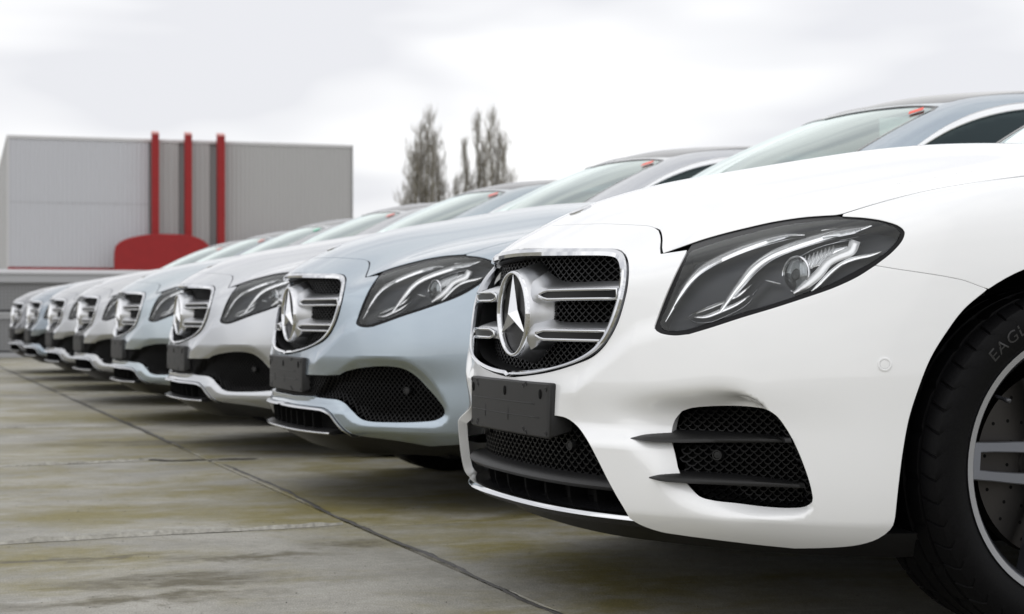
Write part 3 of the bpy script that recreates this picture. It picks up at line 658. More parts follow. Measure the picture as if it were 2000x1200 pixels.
# ---- headlight
def build_headlight(root, side):
    flip = (lambda b: b) if side > 0 else (lambda b: _flip(b))
    hl_out = np.vstack([hl_in, hl_c[1:], hl_b[1:], hl_tip[1:], hl_top])
    # ring order: inner edge down, bottom, tip, back along the hood edge
    G_ = hl_glass
    S = surf(hl_out, [], depth=.034, gap=.001, skirt=0, sp=.012)
    h = put('headlight', S if side > 0 else mir(S), M['hous'], root)
    S = surf(hl_out, [G_], depth=.0035, gap=.0012, skirt=.034, sp=.010)
    put('headlight_rim', S if side > 0 else mir(S), M['rim'], h)
    S = surf(G_, [], depth=.0025, gap=0, skirt=0, sp=.012)
    put('lens_cover', S if side > 0 else mir(S), M['lens'], h)
    def blade(px, wpx, d0, d1, m, name, n=5, rib=0):
        P = catmull(np.array(px, float), n); u = np.linspace(0, 1, len(P)); W = np.interp(u, [i / (len(wpx) - 1) for i in range(len(wpx))], wpx) / 2
        T = np.gradient(P, axis=0); T /= np.linalg.norm(T, axis=1)[:, None]; Nn = np.stack([-T[:, 1], T[:, 0]], 1) * W[:, None]
        o_ = np.ones(len(P)); a, b_, mid, a2, b2, ma, mb_ = np.split(cast(np.vstack([P + Nn, P - Nn, P, P + Nn, P - Nn, P + Nn*.55, P - Nn*.55]), np.concatenate([o_*d0, o_*d0, o_*(d0 - .004), o_*d1, o_*d1, o_*(d0 - .0032), o_*(d0 - .0032)])), 7)
        b = MB(); b.sections(np.stack([a2, a, ma, mid, mb_, b_, b2], 1)); flip(b).build(name, m, h, angle=55)
    blade([(1299,628),(1313,603),(1330,573),(1350,546),(1376,523),(1420,499),(1478,475),(1538,459.5),(1572,459)], [6,12,14,15,16,17,16,12,3], .018, .030, M['guide'], 'light_guide')
    blade([(1407,608),(1424,584),(1447,554),(1469,526),(1500,502),(1542,483),(1600,464),(1645,452),(1703,441)], [7,13,16,16,17,17,16,15,3], .017, .030, M['guide'], 'light_guide')
    blade([(1316,601),(1334,575),(1354,550),(1380,529),(1424,506),(1482,484),(1540,468),(1574,463)], [1.5,2.2,2.2,2.2,2.2,2.2,2.2,1], .0165, .022, M['chrome'], 'chrome_trim')
    blade([(1434,580),(1456,556),(1477,533),(1506,510),(1546,492),(1602,474),(1640,464)], [1.5,2.2,2.2,2.2,2.2,2,1], .0155, .022, M['chrome'], 'chrome_trim')
    blade([(1473,570),(1466,588),(1448,603),(1419,618),(1388,630),(1364,631),(1350,626),(1343,620),(1352,614),(1376,602),(1417,586)], [1,2.4,3,3.5,3.5,3.5,3,3,3,2.4,1.5], .014, .024, M['chrome'], 'indicator_frame')
    blade([(1356,620),(1378,619),(1410,607),(1440,594),(1464,578)], [4,9,10,8,3], .019, .028, M['guide'], 'indicator')
    blade([(1360,612),(1390,600),(1418,588),(1446,574),(1468,556)], [4,7,7,9,2], .020, .028, M['guide'], 'indicator')
    blade([(1470,576),(1484,560),(1495,548)], [3,2.5,1.5], .014, .022, M['chrome'], 'chrome_trim')
    blade([(1495,548),(1510,552),(1524,555)], [3,6,4], .016, .022, M['guide'], 'chrome_trim')
    blade([(1550,573),(1575,556),(1600,534),(1618,512),(1640,500),(1662,490),(1670,470)], [5,16,19,18,18,20,22], .012, .030, M['reflector'], 'reflector_wing')
    blade([(1585,570),(1606,550),(1626,530),(1648,514),(1672,505),(1700,499),(1722,492)], [4,9,10,9,9,9,4], .010, .028, M['guide'], 'reflector_wing')
    blade([(1606,462),(1640,456),(1680,448),(1702,441)], [5,13,12,4], .010, .020, M['guide'], 'badge_plate')
    blade([(1640,470),(1680,462),(1718,452)], [2,1.6,1], .010, .016, M['chrome'], 'chrome_trim')
    blade([(1733,437),(1730,441),(1716,436)], [2,3,1], .008, .014, M['chrome'], 'chrome_trim')
    blade([(1566,524),(1590,508),(1622,493),(1655,482)], [16,30,26,8], .026, .034, M['guide'], 'reflector_bowl')
    blade([(1604,450),(1650,442),(1700,436),(1730,438)], [3,9,9,3], .024, .032, M['guide'], 'reflector_plate')
    # ribbed main reflector behind the projector
    for k in range(9):
        u = k / 8; x0, y0 = 1566 + 62*u, 503 - 24*u
        blade([(x0, y0), (x0 - 4, y0 + 16), (x0 - 2 - 20*u, y0 + 34)], [3.4, 3.6, 3], .020, .030, M['reflector'], 'reflector_rib')
    blade([(1556,505),(1590,487),(1628,475),(1664,468)], [2.5,2.5,2.5,2], .012, .024, M['chrome'], 'chrome_trim')
    # projector
    pc = cast([(1552, 536)], .020)[0]; G1 = grad(cast([(1552, 536)], 0))[0]; ax = np.array([.30, -.93, .08]); ax /= np.linalg.norm(ax); u1 = np.cross(ax, (0, 0, 1)); u1 /= np.linalg.norm(u1); u2 = np.cross(u1, ax)
    def dome(r, hgt, off, m, name, rings=8, seg=36):
        b = MB(); V = []; Fc = []
        for i in range(rings + 1):
            rr = r * i / rings; hh = hgt * math.sqrt(max(0, 1 - (rr / r)**2 * .98)) + off
            for q in range(seg): a = 2*math.pi*q/seg; V.append(pc + ax*hh + (u1*math.cos(a) + u2*math.sin(a)) * rr)
        for i in range(rings):
            for q in range(seg): Fc.append((i*seg+q, i*seg+(q+1) % seg, (i+1)*seg+(q+1) % seg, (i+1)*seg+q))
        b.add(V, Fc); flip(b).build(name, m, h)
    dome(.031, .012, -.006, M['lens2'], 'projector_lens'); dome(.027, -.006, -.004, M['reflector'], 'projector_bowl'); dome(.011, .004, -.004, M['gloss'], 'projector_shutter')
    b = MB(); P = [pc + (u1*math.cos(a) + u2*math.sin(a)) * .033 - ax*.003 for a in np.linspace(0, 2*math.pi, 41)[:-1]]
    b.tube(P, .0028, 6, closed=True, up=tuple(ax)); flip(b).build('projector_ring', M['chrome'], h)
    # small engraved lettering on the badge plate
    A = cast([(1640, 457.5)], .004)[0]; B_ = cast([(1682, 449.5)], .004)[0]
    if side > 0: text_on('MERCEDES-BENZ', A, B_, cast([(1640, 452)], .004)[0] - A, .0062, M['hous'], 'lettering', h)
    return h
def mirror_tree(o, parent):
    me = o.data.copy(); nr = [Vector((-c.vector[0], c.vector[1], c.vector[2])) for c in me.corner_normals]; rev = []
    for p in me.polygons: li = list(p.loop_indices); rev.append([nr[li[0]]] + [nr[i] for i in li[:0:-1]])
    for v in me.vertices: v.co.x = -v.co.x
    me.flip_normals(); me.normals_split_custom_set([n for r in rev for n in r])
    c = bpy.data.objects.new(o.name.split('.')[0], me); COL.objects.link(c); c.parent = parent
    for ch in list(o.children):
        if not ch.name.startswith('lettering'): mirror_tree(ch, c)
    return c
def _flip(b): b.V = [(-x, y, z) for x, y, z in b.V]; b.F = [f[::-1] for f in b.F]; return b
def text_mesh(s, size=1.0, extr=0.):
    cu = bpy.data.curves.new('t', 'FONT'); cu.body = s; cu.size = size; cu.extrude = extr; cu.resolution_u = 3; cu.space_character = 1.1
    o = bpy.data.objects.new('t', cu); COL.objects.link(o); bpy.context.view_layer.update()
    me = bpy.data.meshes.new_from_object(o.evaluated_get(bpy.context.evaluated_depsgraph_get())); V = np.array([v.co[:] for v in me.vertices]); Fc = [tuple(p.vertices) for p in me.polygons]
    bpy.data.objects.remove(o); bpy.data.meshes.remove(me); return V, Fc
def text_on(s, A, B, up, h, m, name, parent):
    V, Fc = text_mesh(s); w_ = V[:, 0].max(); ex = (B - A); L_ = np.linalg.norm(ex); ex = ex / L_; up = up / np.linalg.norm(up)
    sx = L_ / w_; P = A + V[:, :1] * sx * ex + V[:, 1:2] * (h / .7) * up; return mk(name, P, Fc, m, parent, False)

# ---- small parts that sit on the surface
def disc_on(P, G, r, h, m, name, parent, ring=None, side=1):
    G = G / np.linalg.norm(G); u = np.cross(G, (0, 0, 1.)); u /= np.linalg.norm(u); v = np.cross(u, G); b = MB(); n = 28; prof = ring or [(r, -.002), (r, h*.7), (r*.93, h), (r*.72, h), (r*.68, h*.55), (r*.64, h*.9), (0, h*.95)]
    V = [P + (u*math.cos(2*math.pi*q/n) + v*math.sin(2*math.pi*q/n)) * a + G*c for a, c in prof for q in range(n)]; k = len(prof)
    b.add(V, [(i*n+q, i*n+(q+1) % n, (i+1)*n+(q+1) % n, (i+1)*n+q) for i in range(k-1) for q in range(n)])
    if side < 0: _flip(b)
    return b.build(name, m, parent, angle=40)
def build_plate(root):
    b = MB(); X = np.r_[-.252, -.250, -.246, np.linspace(-.235, .235, 16), .246, .250, .252]; S = []
    for x in X:
        e = max(0, abs(x) - .240) / .012; s_ = .0045 * (1 - math.sqrt(max(0, 1 - e*e))) + 0; yf = .016 + .10*x*x
        z0, z1 = .364 + s_, .479 - s_; c = .0035
        S.append([(x, yf + c + s_, z0), (x, yf + s_, z0 + c), (x, yf + s_, z1 - c), (x, yf + c + s_, z1), (x, yf + .050, z1 + .001), (x, yf + .050, z0 + .012)])
    b.sections(S); p = b.build('plate_holder', M['blkmat'], root, angle=35)
    def yf(x): return .016 + .10*x*x
    for x, z in [(-.226,.455),(.0,.455),(.205,.455)]:
        q = MB(); q.lathe([(-.0006,.0),(-.0006,.0068),(.002,.0078)], 18, (x, yf(x) - .001, z), 'y'); q.V = [(a, c, z + (d - z) * 1.45) for a, c, d in q.V]; q.build('mounting_slot', M['void'], p)
    for x, z in [(-.238,.472),(-.196,.470),(-.190,.462),(.112,.470),(.127,.474),(.233,.466),(-.238,.376),(-.196,.374),(-.190,.380),(.112,.378),(.127,.372),(.233,.374)]:
        q = MB(); q.lathe([(.0,.0052),(-.0012,.0048),(-.0012,.0036),(-.0002,.0030),(-.0002,.0)], 14, (x, yf(x), z), 'y'); q.build('screw_boss', M['blk'], p)
    q = MB()
    for z, x0, x1 in ((.433,-.225,.175),(.405,-.232,.20)):
        xs = np.linspace(x0, x1, 14); q.tube([(x, yf(x) + .0002, z) for x in xs], .0011, 5)
    for x in (-.135, .02): q.tube([(x, yf(x), .392), (x, yf(x), .418)], .0009, 5)
    q.build('raised_line', M['blkmat'], p)
    return p
def tzline(P): return np.stack([near_t(abs(P[:, 0]), P[:, 1]), P[:, 2]], 1)
def sweep_tz(b, t0, t1, prof, n=40, zf=None, dfun=None):
    S = []
    for t in np.linspace(t0, t1, n):
        dz = zf(t) if zf else 0; S.append([shell([t], [z + dz], d)[0] for d, z in prof])
    b.sections(S)
def build_front_amg(root):
    VAR[0] = 'amg'
    op = cast(path(OPEN_R, step=5)); otz = tzline(op)
    def tend(z): return float(np.interp(z, otz[:, 1], otz[:, 0]))
    zt = .428
    up = otz[otz[:, 1] > .290]; pol = np.vstack([[(tend(.290), .290)], up, [(0, zt)]]) ; full = np.vstack([pol, pol[::-1] * (-1, 1)])
    VAR[0] = 'base'
    b = MB(); net(b, full, .0285, .0185, .040, .0012, .009, sag=.35); g = b.build('lower_grille', M['net'], root, False)
    b = MB(); ts = np.linspace(-.47, .47, 30); b.strip(shell(ts, np.full(30, .20), .11), shell(ts, np.full(30, .44), .11)); b.build('radiator', M['void'], g)
    b = MB(); te = tend(.280) - .002; sweep_tz(b, -te, te, [(.014,.270),(.004,.272),(-.002,.279),(.002,.286),(.02,.293),(.05,.296),(.06,.27)]); b.build('cross_bar', M['blkmat'], g, angle=50)
    b = MB(); te = tend(.222) + .004
    sweep_tz(b, -te, te, [(.004,.2145),(-.010,.2160),(-.0160,.2190),(-.0125,.2245),(-.002,.2305),(.006,.229)], 50); b.build('splitter_trim', M['chrome'], root, angle=60)
    b = MB(); sweep_tz(b, -te + .002, te - .002, [(.004,.2285),(.000,.2298),(.05,.243),(.085,.246),(.085,.236)], 40); b.build('splitter_shelf', M['gloss'], g, angle=40)
    b = MB(); sweep_tz(b, -te - .01, te + .01, [(.002,.214),(.004,.205),(.06,.196),(.30,.19),(.30,.214)], 40); b.build('splitter', M['blk'], root, angle=40)
    b = MB()
    for t in (-.36, -.24, -.12, .0, .12, .235, .34):
        sweep_tz(b, t - .006, t + .006, [(.040,.240),(.040,.27),(.10,.27),(.10,.24)], 2)
    for t in (-.3, -.18, -.06, .06, .18, .29): sweep_tz(b, t - .034, t + .034, [(.075,.246),(.075,.264),(.078,.264),(.078,.246)], 3)
    b.build('duct_vane', M['void'], g, False)
    # side intakes
    VAR[0] = 'amg'
    si = cast(path(*IN_SIDE, step=5)); st = tzline(si)
    FC = []; S1 = surf(si, depth=.034, skirt=0, sp=.012, basis=NB)
    for sg in (1, -1):
        b = MB(); net(b, st, .0205, .0150, .020, .0014, .012, sag=.35)
        if sg < 0: _flip(b)
        q = b.build('side_intake', M['net'], root, False)
        put('intake_backing', S1 if sg > 0 else mir(S1), M['void'], q)
        for T_, F_, L_ in (([(1231,855),(1262,845),(1299,838),(1350,838),(1440,843),(1500,848),(1543,853)], [(1232,856),(1262,854),(1320,857),(1400,857),(1480,857),(1520,858),(1545,859)], [(1231,857),(1262,862),(1320,865),(1400,864.5),(1480,864.5),(1520,864.5),(1547,865)]),
                           ([(1267,931),(1290,924.5),(1326,918.5),(1380,921),(1460,927),(1520,935),(1570,942)], [(1268,933),(1290,931),(1340,934),(1400,938),(1470,941),(1530,945),(1572,948)], [(1267,934),(1290,940),(1335,944),(1400,947),(1470,950),(1530,952),(1574,954)])):
            u = lambda P: catmull(np.array(P, float), 1)[:0] if 0 else catmull2(np.hstack([np.array(P, float), np.zeros((len(P), 1))]), 4)[:, :2]
            T2, F2, L2 = u(T_), u(F_), u(L_); n = len(T2); k = np.linspace(0, 1, n); lift = .024 * sstep(k * 5) * (1 - .75 * sstep((k - .55) / .45))
            def castd(P, d): return cast(P, d)
            key = len(FC) if sg > 0 else -1
            if sg < 0: S6 = FC.pop(0)
            else:
             tb = castd(T2, .004 + .026*sstep(k*4)); ff = castd(F2, -lift*1.0); fm = castd(F2*.5 + L2*.5, -lift*1.08); lf = castd(L2, -lift); lb = castd(L2, .004 + .026*sstep(k*4)); tm = castd(T2*.5 + F2*.5, -lift*.35)
             S6 = np.stack([tb, tm, ff, fm, lf, lb], 1); FC.append(S6)
            b = MB(); b.sections(S6)
            if sg < 0: _flip(b)
            b.build('fin', M['blkmat'], q, angle=50)
        P = cast([(1405, 888.5)], .016)[0]; G1 = grad(cast([(1405, 888.5)]))[0] + np.array([.1, -.4, 0]); 
        disc_on(P*(sg, 1, 1), G1*(sg, 1, 1), .0105, .012, M['blkmat'], 'parking_sensor', q, side=1)
    VAR[0] = 'base'
    for sg in (1, -1):
        P = cast([(1118, 870)], .034)[0]; disc_on(P*(sg, 1, 1), np.array([.25*sg, -1, 0]), .0105, .008, M['blkmat'], 'parking_sensor', g)
        P = cast([(1728, 712)])[0]; G1 = grad([P])[0]; disc_on(P*(sg, 1, 1), G1*(sg, 1, 1), .0115, .0014, M['white'], 'parking_sensor', root, ring=[(.0128, -.001), (.0128, .0012), (.0112, .0018), (.0092, .0014), (.0088, -.0012), (.0082, -.0012), (.0078, .0008), (0, .001)])
    # under tray and arch side spat
    b = MB(); sweep_tz(b, -1.10, 1.10, [(.045,.215),(.07,.165),(.12,.155),(.50,.155),(.50,.25)], 50, zf=lambda t: .0); b.build('under_tray', M['blk'], root, angle=40)
def build_front_std(root):
    CAR_OFF[0] = OFF2; VAR[0] = 'std'
    arc = tzline(s_arc3); top = tzline(s_top3); pol = np.vstack([[(0, top[0, 1])], top, arc[1:], [(0, arc[-1, 1])]]); full = np.vstack([pol, (pol * (-1, 1))[::-1]])
    so = s_arc3; P = np.vstack([yfix([0], [so[-1, 2]]), so[::-1], s_top3[::-1][1:], yfix([0], [s_top3[0, 2]])]); P[0, 0] = P[-1, 0] = 0
    S = surf(P, depth=.030, skirt=0, sp=.02, basis=NB)
    b = MB(); net(b, full, .0185, .0185, .014, .0016, .012, sag=0); q = b.build('lower_grille', M['net'], root, False)
    put('intake_backing', join(S, mir(S)), M['void'], q)
    for sg in (1, -1):
        P = cast([(797, 768.5)], .008)[0]; disc_on(P*(sg, 1, 1), (grad(cast([(797, 768.5)]))[0] + (.1, -.3, 0))*(sg, 1, 1), .0125, .010, M['blkmat'], 'parking_sensor', q)
    stz = tzline(slot3)
    # chrome framed centre slot: upper trim follows the blade, lower lip closes it
    z0 = stz[0, 1]; up = np.vstack([[(0, z0 + .001)], stz]); T = np.vstack([up, ])
    full = np.vstack([(up * (-1, 1))[::-1], up[1:]]); k = len(full)
    b = MB(); V = [];
    zl = lambda t: .236 + .01 * (t / .4)**2
    S_ = [[shell([t], [z - .0035], .002)[0], shell([t], [z - .0045], -.006)[0], shell([t], [z - .0105], -.006)[0], shell([t], [z - .012], .004)[0], shell([t], [z - .012], .03)[0], shell([t], [z - .004], .03)[0]] for t, z in full]
    b.sections(S_); o = b.build('slot_trim', M['satin'], root, angle=50)
    b = MB(); te = stz[-1, 0] - .088; sweep_tz(b, -te, te, [(.012,.231),(-.001,.234),(-.005,.238),(-.003,.2425),(.010,.245),(.05,.250),(.05,.235)], 40); b.build('slot_lip', M['dsat'], o, angle=50)
    b = MB(); b.tube([shell([t], [.2385], -.0055)[0] for t in np.linspace(-te, te, 50)], .0032, 6); b.build('lip_trim', M['chrome'], o)
    b = MB(); ts = np.linspace(-te, te, 24); b.strip(shell(ts, np.full(24, .235), .052), shell(ts, np.full(24, .33), .052))
    for t in np.linspace(-.3, .3, 9): sweep_tz(b, t - .004, t + .004, [(.02,.25),(.02,.30),(.05,.30),(.05,.25)], 2)
    b.build('slot_backing', M['void'], o, False)
    b = MB(); sweep_tz(b, -1.10, 1.10, [(.018,.236),(.05,.20),(.09,.168),(.16,.158),(.50,.158),(.50,.26)], 50); b.build('under_tray', M['blk'], root, angle=40)
    CAR_OFF[0] = np.zeros(3); VAR[0] = 'base'
# ---- wheels
def build_wheel(root, side, cy, detail=True):
    cx, cz = .790, .336; b = MB()
    pr = [(.098,.252),(.1060,.258),(.1120,.268),(.1185,.285),(.1205,.300),(.1180,.316),(.1110,.327),(.1000,.3318),(.074,.3345),(.0725,.3285),(.0655,.3285),(.064,.3350),(.028,.3358),(.0265,.3295),(.0195,.3295),(.018,.336),(-.018,.336),(-.0195,.3295),(-.0265,.3295),(-.028,.3358),(-.064,.335),(-.0655,.3285),(-.0725,.3285),(-.074,.3345),(-.10,.3318),(-.114,.322),(-.12,.30),(-.112,.268),(-.098,.252)]
    n = 288; V = []; offs = (0, .05, .10, .15, .43, .72)
    for i in range(n):
        for h, r in pr:
            a = 2*math.pi*(i // 6 + offs[i % 6])/48
            if abs(h) > .07 and r > .318: a += (abs(h) - .07) * 1.0
            g_ = (i % 6 in (1, 2)) and (.073 < abs(h) < .113) and r > .325 or (i % 12 in (4,) and .02 < abs(h) < .066 and r > .334)
            rr = r - (.0045 if g_ else 0); V.append((cx + h, cy + rr*math.cos(a), cz + rr*math.sin(a)))
    k = len(pr); Fc = [(i*k+q, ((i+1) % n)*k+q, ((i+1) % n)*k+q+1, i*k+q+1) for i in range(n) for q in range(k-1)]
    b.add(V, Fc)
    fl = (lambda x: x) if side > 0 else _flip
    # rim: lip, barrel, twin spokes, hub
    r = MB(); r.cur = 0; r.lathe([(.100,.246),(.106,.250),(.1075,.2555),(.104,.2565),(.098,.2575)], 96, (cx, cy, cz)); 
    r.lathe([(.1075,.2555),(.1065,.2440),(.1030,.2405)], 96, (cx, cy, cz)); r.cur = 1
    r.lathe([(.103,.2405),(.09,.232),(.02,.224),(-.06,.222),(-.11,.24)], 96, (cx, cy, cz))
    for q in range(5):
        a = R_(176 - 72*q); er = np.array([0, math.cos(a), math.sin(a)]); et = np.array([0, -math.sin(a), math.cos(a)]); c0 = np.array([cx, cy, cz])
        def pt(x, rr, l): return c0 + np.array([x, 0, 0]) + er*rr + et*l
        for e in (-1, 1):
            st_ = []; 
            for rr, off, w_, xf in ((.045,.030,.012,.075),(.09,.030,.0115,.082),(.14,.029,.0105,.090),(.19,.027,.0095,.097),(.235,.0250,.0100,.1030),(.246,.0245,.0105,.1045)):
                st_.append((rr, off*e, w_, xf))
            r.cur = 1; r.sections([[pt(xf - .0015, rr, l - w_), pt(xf - .0015, rr, l + w_), pt(xf - .045, rr, l + w_*.75), pt(xf - .045, rr, l - w_*.75)] for rr, l, w_, xf in st_], caps=True)
            r.cur = 2; r.sections([[pt(xf, rr, l - w_ + .0018), pt(xf, rr, l + w_ - .0018), pt(xf - .003, rr, l + w_), pt(xf - .003, rr, l - w_)] for rr, l, w_, xf in st_], caps=True)
        r.cur = 2; r.sections([[pt(x, rr, -.030), pt(x, rr, .030), pt(x - .006, rr, .031), pt(x - .006, rr, -.031)] for rr, x in ((.226,.1030),(.246,.1050))])
        r.cur = 1; r.sections([[pt(x, rr, -.030), pt(x, rr, .030), pt(x - .035, rr, .028), pt(x - .035, rr, -.028)] for rr, x in ((.227,.0990),(.246,.1010))])
    r.cur = 1; r.lathe([(.03,.0),(.072,.0),(.074,.030),(.076,.055),(.070,.066),(.02,.07)], 48, (cx, cy, cz))
    w_ = fl(r).build('wheel', [M['alloy'], M['alloyd'], M['alloyf']], root, angle=40)
    t = fl(b).build('tyre', M['rub'], w_, angle=28)
    q = MB(); q.lathe([(.030,.06),(.030,.085),(.026,.088),(.026,.180),(-.002,.180),(-.002,.06)], 72, (cx, cy, cz)); d = fl(q).build('brake_disc', M['disc'], w_, angle=40)
    if detail:
        q = MB()
        for i in range(16):
            for j, rr in enumerate((.112, .138, .163)):
                a = 2*math.pi*(i + j*.36)/16; c = (cx + .0262, cy + rr*math.cos(a), cz + rr*math.sin(a)); q.add([(c[0], c[1] + .0036*math.cos(u), c[2] + .0036*math.sin(u)) for u in np.arange(8)*math.pi/4], [tuple(range(8))])
        tag(fl(q).build('drilled_hole', M['void'], w_, False), kind='stuff')
        q = MB(); a = R_(143); c = np.array([cx + .088, cy + .218*math.cos(a), cz + .218*math.sin(a)]); e = np.array([.75, -.35*math.cos(a), -.35*math.sin(a)]); e /= np.linalg.norm(e)
        q.tube([c - e*.01, c, c + e*.012, c + e*.013, c + e*.024, c + e*.025], [.0035,.0035,.0035,.0046,.0046,.003], 10, up=(0, 1, 0)); fl(q).build('valve', M['alloyd'], w_)
    q = MB(); q.sections([[(cx + x, cy + rr*math.cos(a), cz + rr*math.sin(a)) for x, rr in ((.055,.10),(.055,.195),(-.04,.20),(-.04,.10))] for a in np.linspace(R_(-35), R_(35), 10)]); fl(q).build('brake_caliper', M['alloyd'], w_, angle=40)
    return w_
def sidewall_text(s, a0, r0, h, parent, cy, m, side=1):
    V, Fc = text_mesh(s, 1.0, .0); sc = h / .70; out = []
    for x, y, z in V:
        a = R_(a0) - x*sc*1.12/r0; rr = r0 + y*sc
        xx = np.interp(rr, [.252,.258,.268,.285,.300,.316,.327], [.098,.106,.112,.1185,.1205,.118,.111]) + .0012; out.append((.790 + xx, cy + rr*math.cos(a), .336 + rr*math.sin(a)))
    return mk('lettering', out, Fc, m, parent, False)
# ---- cabin and rear
NS = _basis((.88, 0, .47))
def build_cabin(root, m):
    k = np.argmin(abs(sh_r[:, 1] - DOORY))
    def zp(P): P = np.array(P, float); q = zfix(P[:, 0], P[:, 1]); q[P[:, 0] == 0, 0] = 0; return q
    def zc_(P, st): 
        C = catmull(P, st); C[:, 0] = np.maximum(C[:, 0], 0); return zp(C)
    yb = hr[-1, 1]
    cs = lambda a, b_: zp([(0, a + (b_ - a) * i / 5) for i in range(6)])
    ws = np.vstack([zc_([(0,1.425),(.25,1.435),(.5,1.49),(.655,1.575)], .03), zc_([(.68,1.62),(.675,1.75),(.655,1.90),(.62,2.08),(.585,2.24)], .03), zc_([(.56,2.275),(.42,2.25),(.25,2.20),(0,2.14)], .03)])
    rg = np.vstack([zc_([(0,2.17),(.25,2.228),(.42,2.275),(.53,2.315)], .03), zc_([(.545,2.33),(.545,2.8),(.535,3.22)], .04), zc_([(.50,3.26),(.25,3.29),(0,3.30)], .03)])
    rw = np.vstack([zc_([(0,3.74),(.25,3.72),(.47,3.68)], .03), zc_([(.50,3.70),(.57,3.95),(.61,4.22)], .03), zc_([(.59,4.27),(.3,4.38),(0,4.41)], .03)])
    YR = 4.56
    arch2 = arc_pts(3.784, .335, .392, -16, 196, 60)
    sec = np.vstack([zp([(x, YR) for x in np.linspace(0, .70, 10)]), xfix(np.full(14, YR), np.linspace(.93, .26, 14))])
    rk = xfix(np.linspace(YR - .05, arch2[0, 1] + .02, 4), np.linspace(.24, arch2[0, 2], 4)); rk2 = xfix(np.linspace(arch2[-1, 1] - .01, DOORY, 24), np.full(24, arch2[-1, 2]))
    up = xfix(np.full(16, DOORY), np.linspace(arch2[-1, 2] + .02, .93, 16)); 
    P = np.vstack([sh_r[k:], hr[1:], cs(yb + .01, 1.42), ws, cs(2.145, 2.165), rg, cs(3.31, 3.73), rw, cs(4.42, YR - .01), sec, rk, arch2, rk2[1:], up])
    def yz(Q, st=.04): C = path(*[np.array(a, float) for a in Q], step=st); return xfix(C[:, 0], C[:, 1])
    wo = [[(1.80,1.035),(2.0,1.165),(2.25,1.295),(2.50,1.372),(2.80,1.405),(3.10,1.400),(3.4,1.362),(3.7,1.238),(3.92,1.175),(4.03,1.085)],[(4.03,1.085),(3.98,1.035),(3.3,1.015),(2.5,1.005),(1.80,1.000)],[(1.80,1.000),(1.80,1.035)]]
    W = yz(wo); d1 = yz([[(1.29,.255),(1.29,.93)],[(1.29,.93),(2.0,.945),(2.72,.955)],[(2.72,.955),(2.72,.255)],[(2.72,.255),(1.29,.255)]])
    d2 = yz([[(2.735,.255),(2.735,.955)],[(2.735,.955),(3.3,.958),(3.70,.96)],[(3.70,.96),(3.62,.80)],[(3.62,.80),(3.46,.67),(3.37,.52),(3.35,.40),(3.345,.255)],[(3.345,.255),(2.735,.255)]])
    S = surf(P, [W, d1, d2], sp=.035, gap=.001, skirt=.02, basis=NS)
    B = surf(np.vstack([sec, yfix(np.linspace(.76, 0, 9), np.full(9, .27), True), yfix(np.zeros(12), np.linspace(.3, .98, 12), True), cs(4.86, YR + .03)]), sp=.035, skirt=0, basis=NR)
    body = put('body', join(S, mir(S), B, mir(B)), m, root)
    for c in (d1, d2):
        S = surf(c, sp=.035, gap=.002, skirt=.02, basis=NS); put('door', S, m, root); put('door', mir(S), m, root)
    S = surf(ws, sp=.03, gap=-.004, skirt=0, basis=NF, depth=.004); w1 = put('windscreen', join(S, mir(S)), M['wsglass'], root)
    S = surf(rg, sp=.03, gap=.002, skirt=.01, basis=NS, depth=0); put('roof_glass', join(S, mir(S)), M['roofglass'], root)
    S = surf(rw, sp=.04, gap=-.004, skirt=0, basis=NS, depth=.004); put('rear_window', join(S, mir(S)), M['sideglass'], root)
    # black band round the windscreen
    for a in (ws,):
        n = len(a); G = grad(a); c = MB(); inn = a + (a.mean(0) * (0, 1, 1) - a) * .03; inn[:, 0] = np.where(a[:, 0] == 0, 0, inn[:, 0]); c.strip(a + G*.001, inn + G*.001); c.mirror(); c.build('windscreen_seal', M['gloss'], root)
    Wi = W - (W - W.mean(0)) * (0, .018, .11); Wi = xfix(Wi[:, 1], Wi[:, 2])
    S = surf(Wi, sp=.04, gap=0, skirt=0, basis=NS, depth=.006)
    put('side_window', S, M['sideglass'], root); put('side_window', mir(S), M['sideglass'], root)
    G = grad(W); Gi = grad(Wi)
    for sg in (1, -1):
        c = MB(); ring = np.stack([W - G*.004, W + G*.003, W*.5 + Wi*.5 + G*.0065, Wi + Gi*.003, Wi - Gi*.008], 1); c.sections(ring, closed=True)
        if sg < 0: _flip(c)
        c.build('window_trim', M['chrome2'], root)
        # mirror
        c = MB(); S_ = []
        for u in np.linspace(0, 1, 9):
            r_ = math.sin(math.pi * (.06 + .88*u))**.5; x = .93 + .19*u; S_.append([(x, 1.74 + .10*u*.2 + .062*r_*math.cos(a) , 1.035 + .02*u + .062*r_*math.sin(a)) for a in np.linspace(0, 2*math.pi, 15)[:-1]])
        c.sections(S_); c.tube([(.87, 1.76, .965), (.95, 1.75, 1.0)], .018, 8)
        if sg < 0: _flip(c)
        c.build('door_mirror', m, root)
        tl = yfix(*np.array([(.80,.80),(.62,.82),(.62,.93),(.74,.94)]).T, True)
        S = surf(np.vstack([catmull(np.array([tl[i], tl[(i+1) % 4]]), .04)[:-1] for i in range(4)]), sp=.04, skirt=0, depth=-.003, basis=NR)
        put('tail_light', S if sg > 0 else mir(S), M['taillens'], root)
    # underside, bulkheads and cabin
    b = MB(); b.box((-.60, .42, .16), (.60, 4.6, .24)); b.box((-.84, 1.32, .175), (.84, 3.30, .24)); b.box((-.56, .50, .24), (.56, 1.25, .80)); b.box((-.72, 1.25, .24), (.72, 1.40, .90)); b.box((-.6, 3.9, .24), (.6, 4.45, .95)); b.build('underbody', M['void'], root, False)
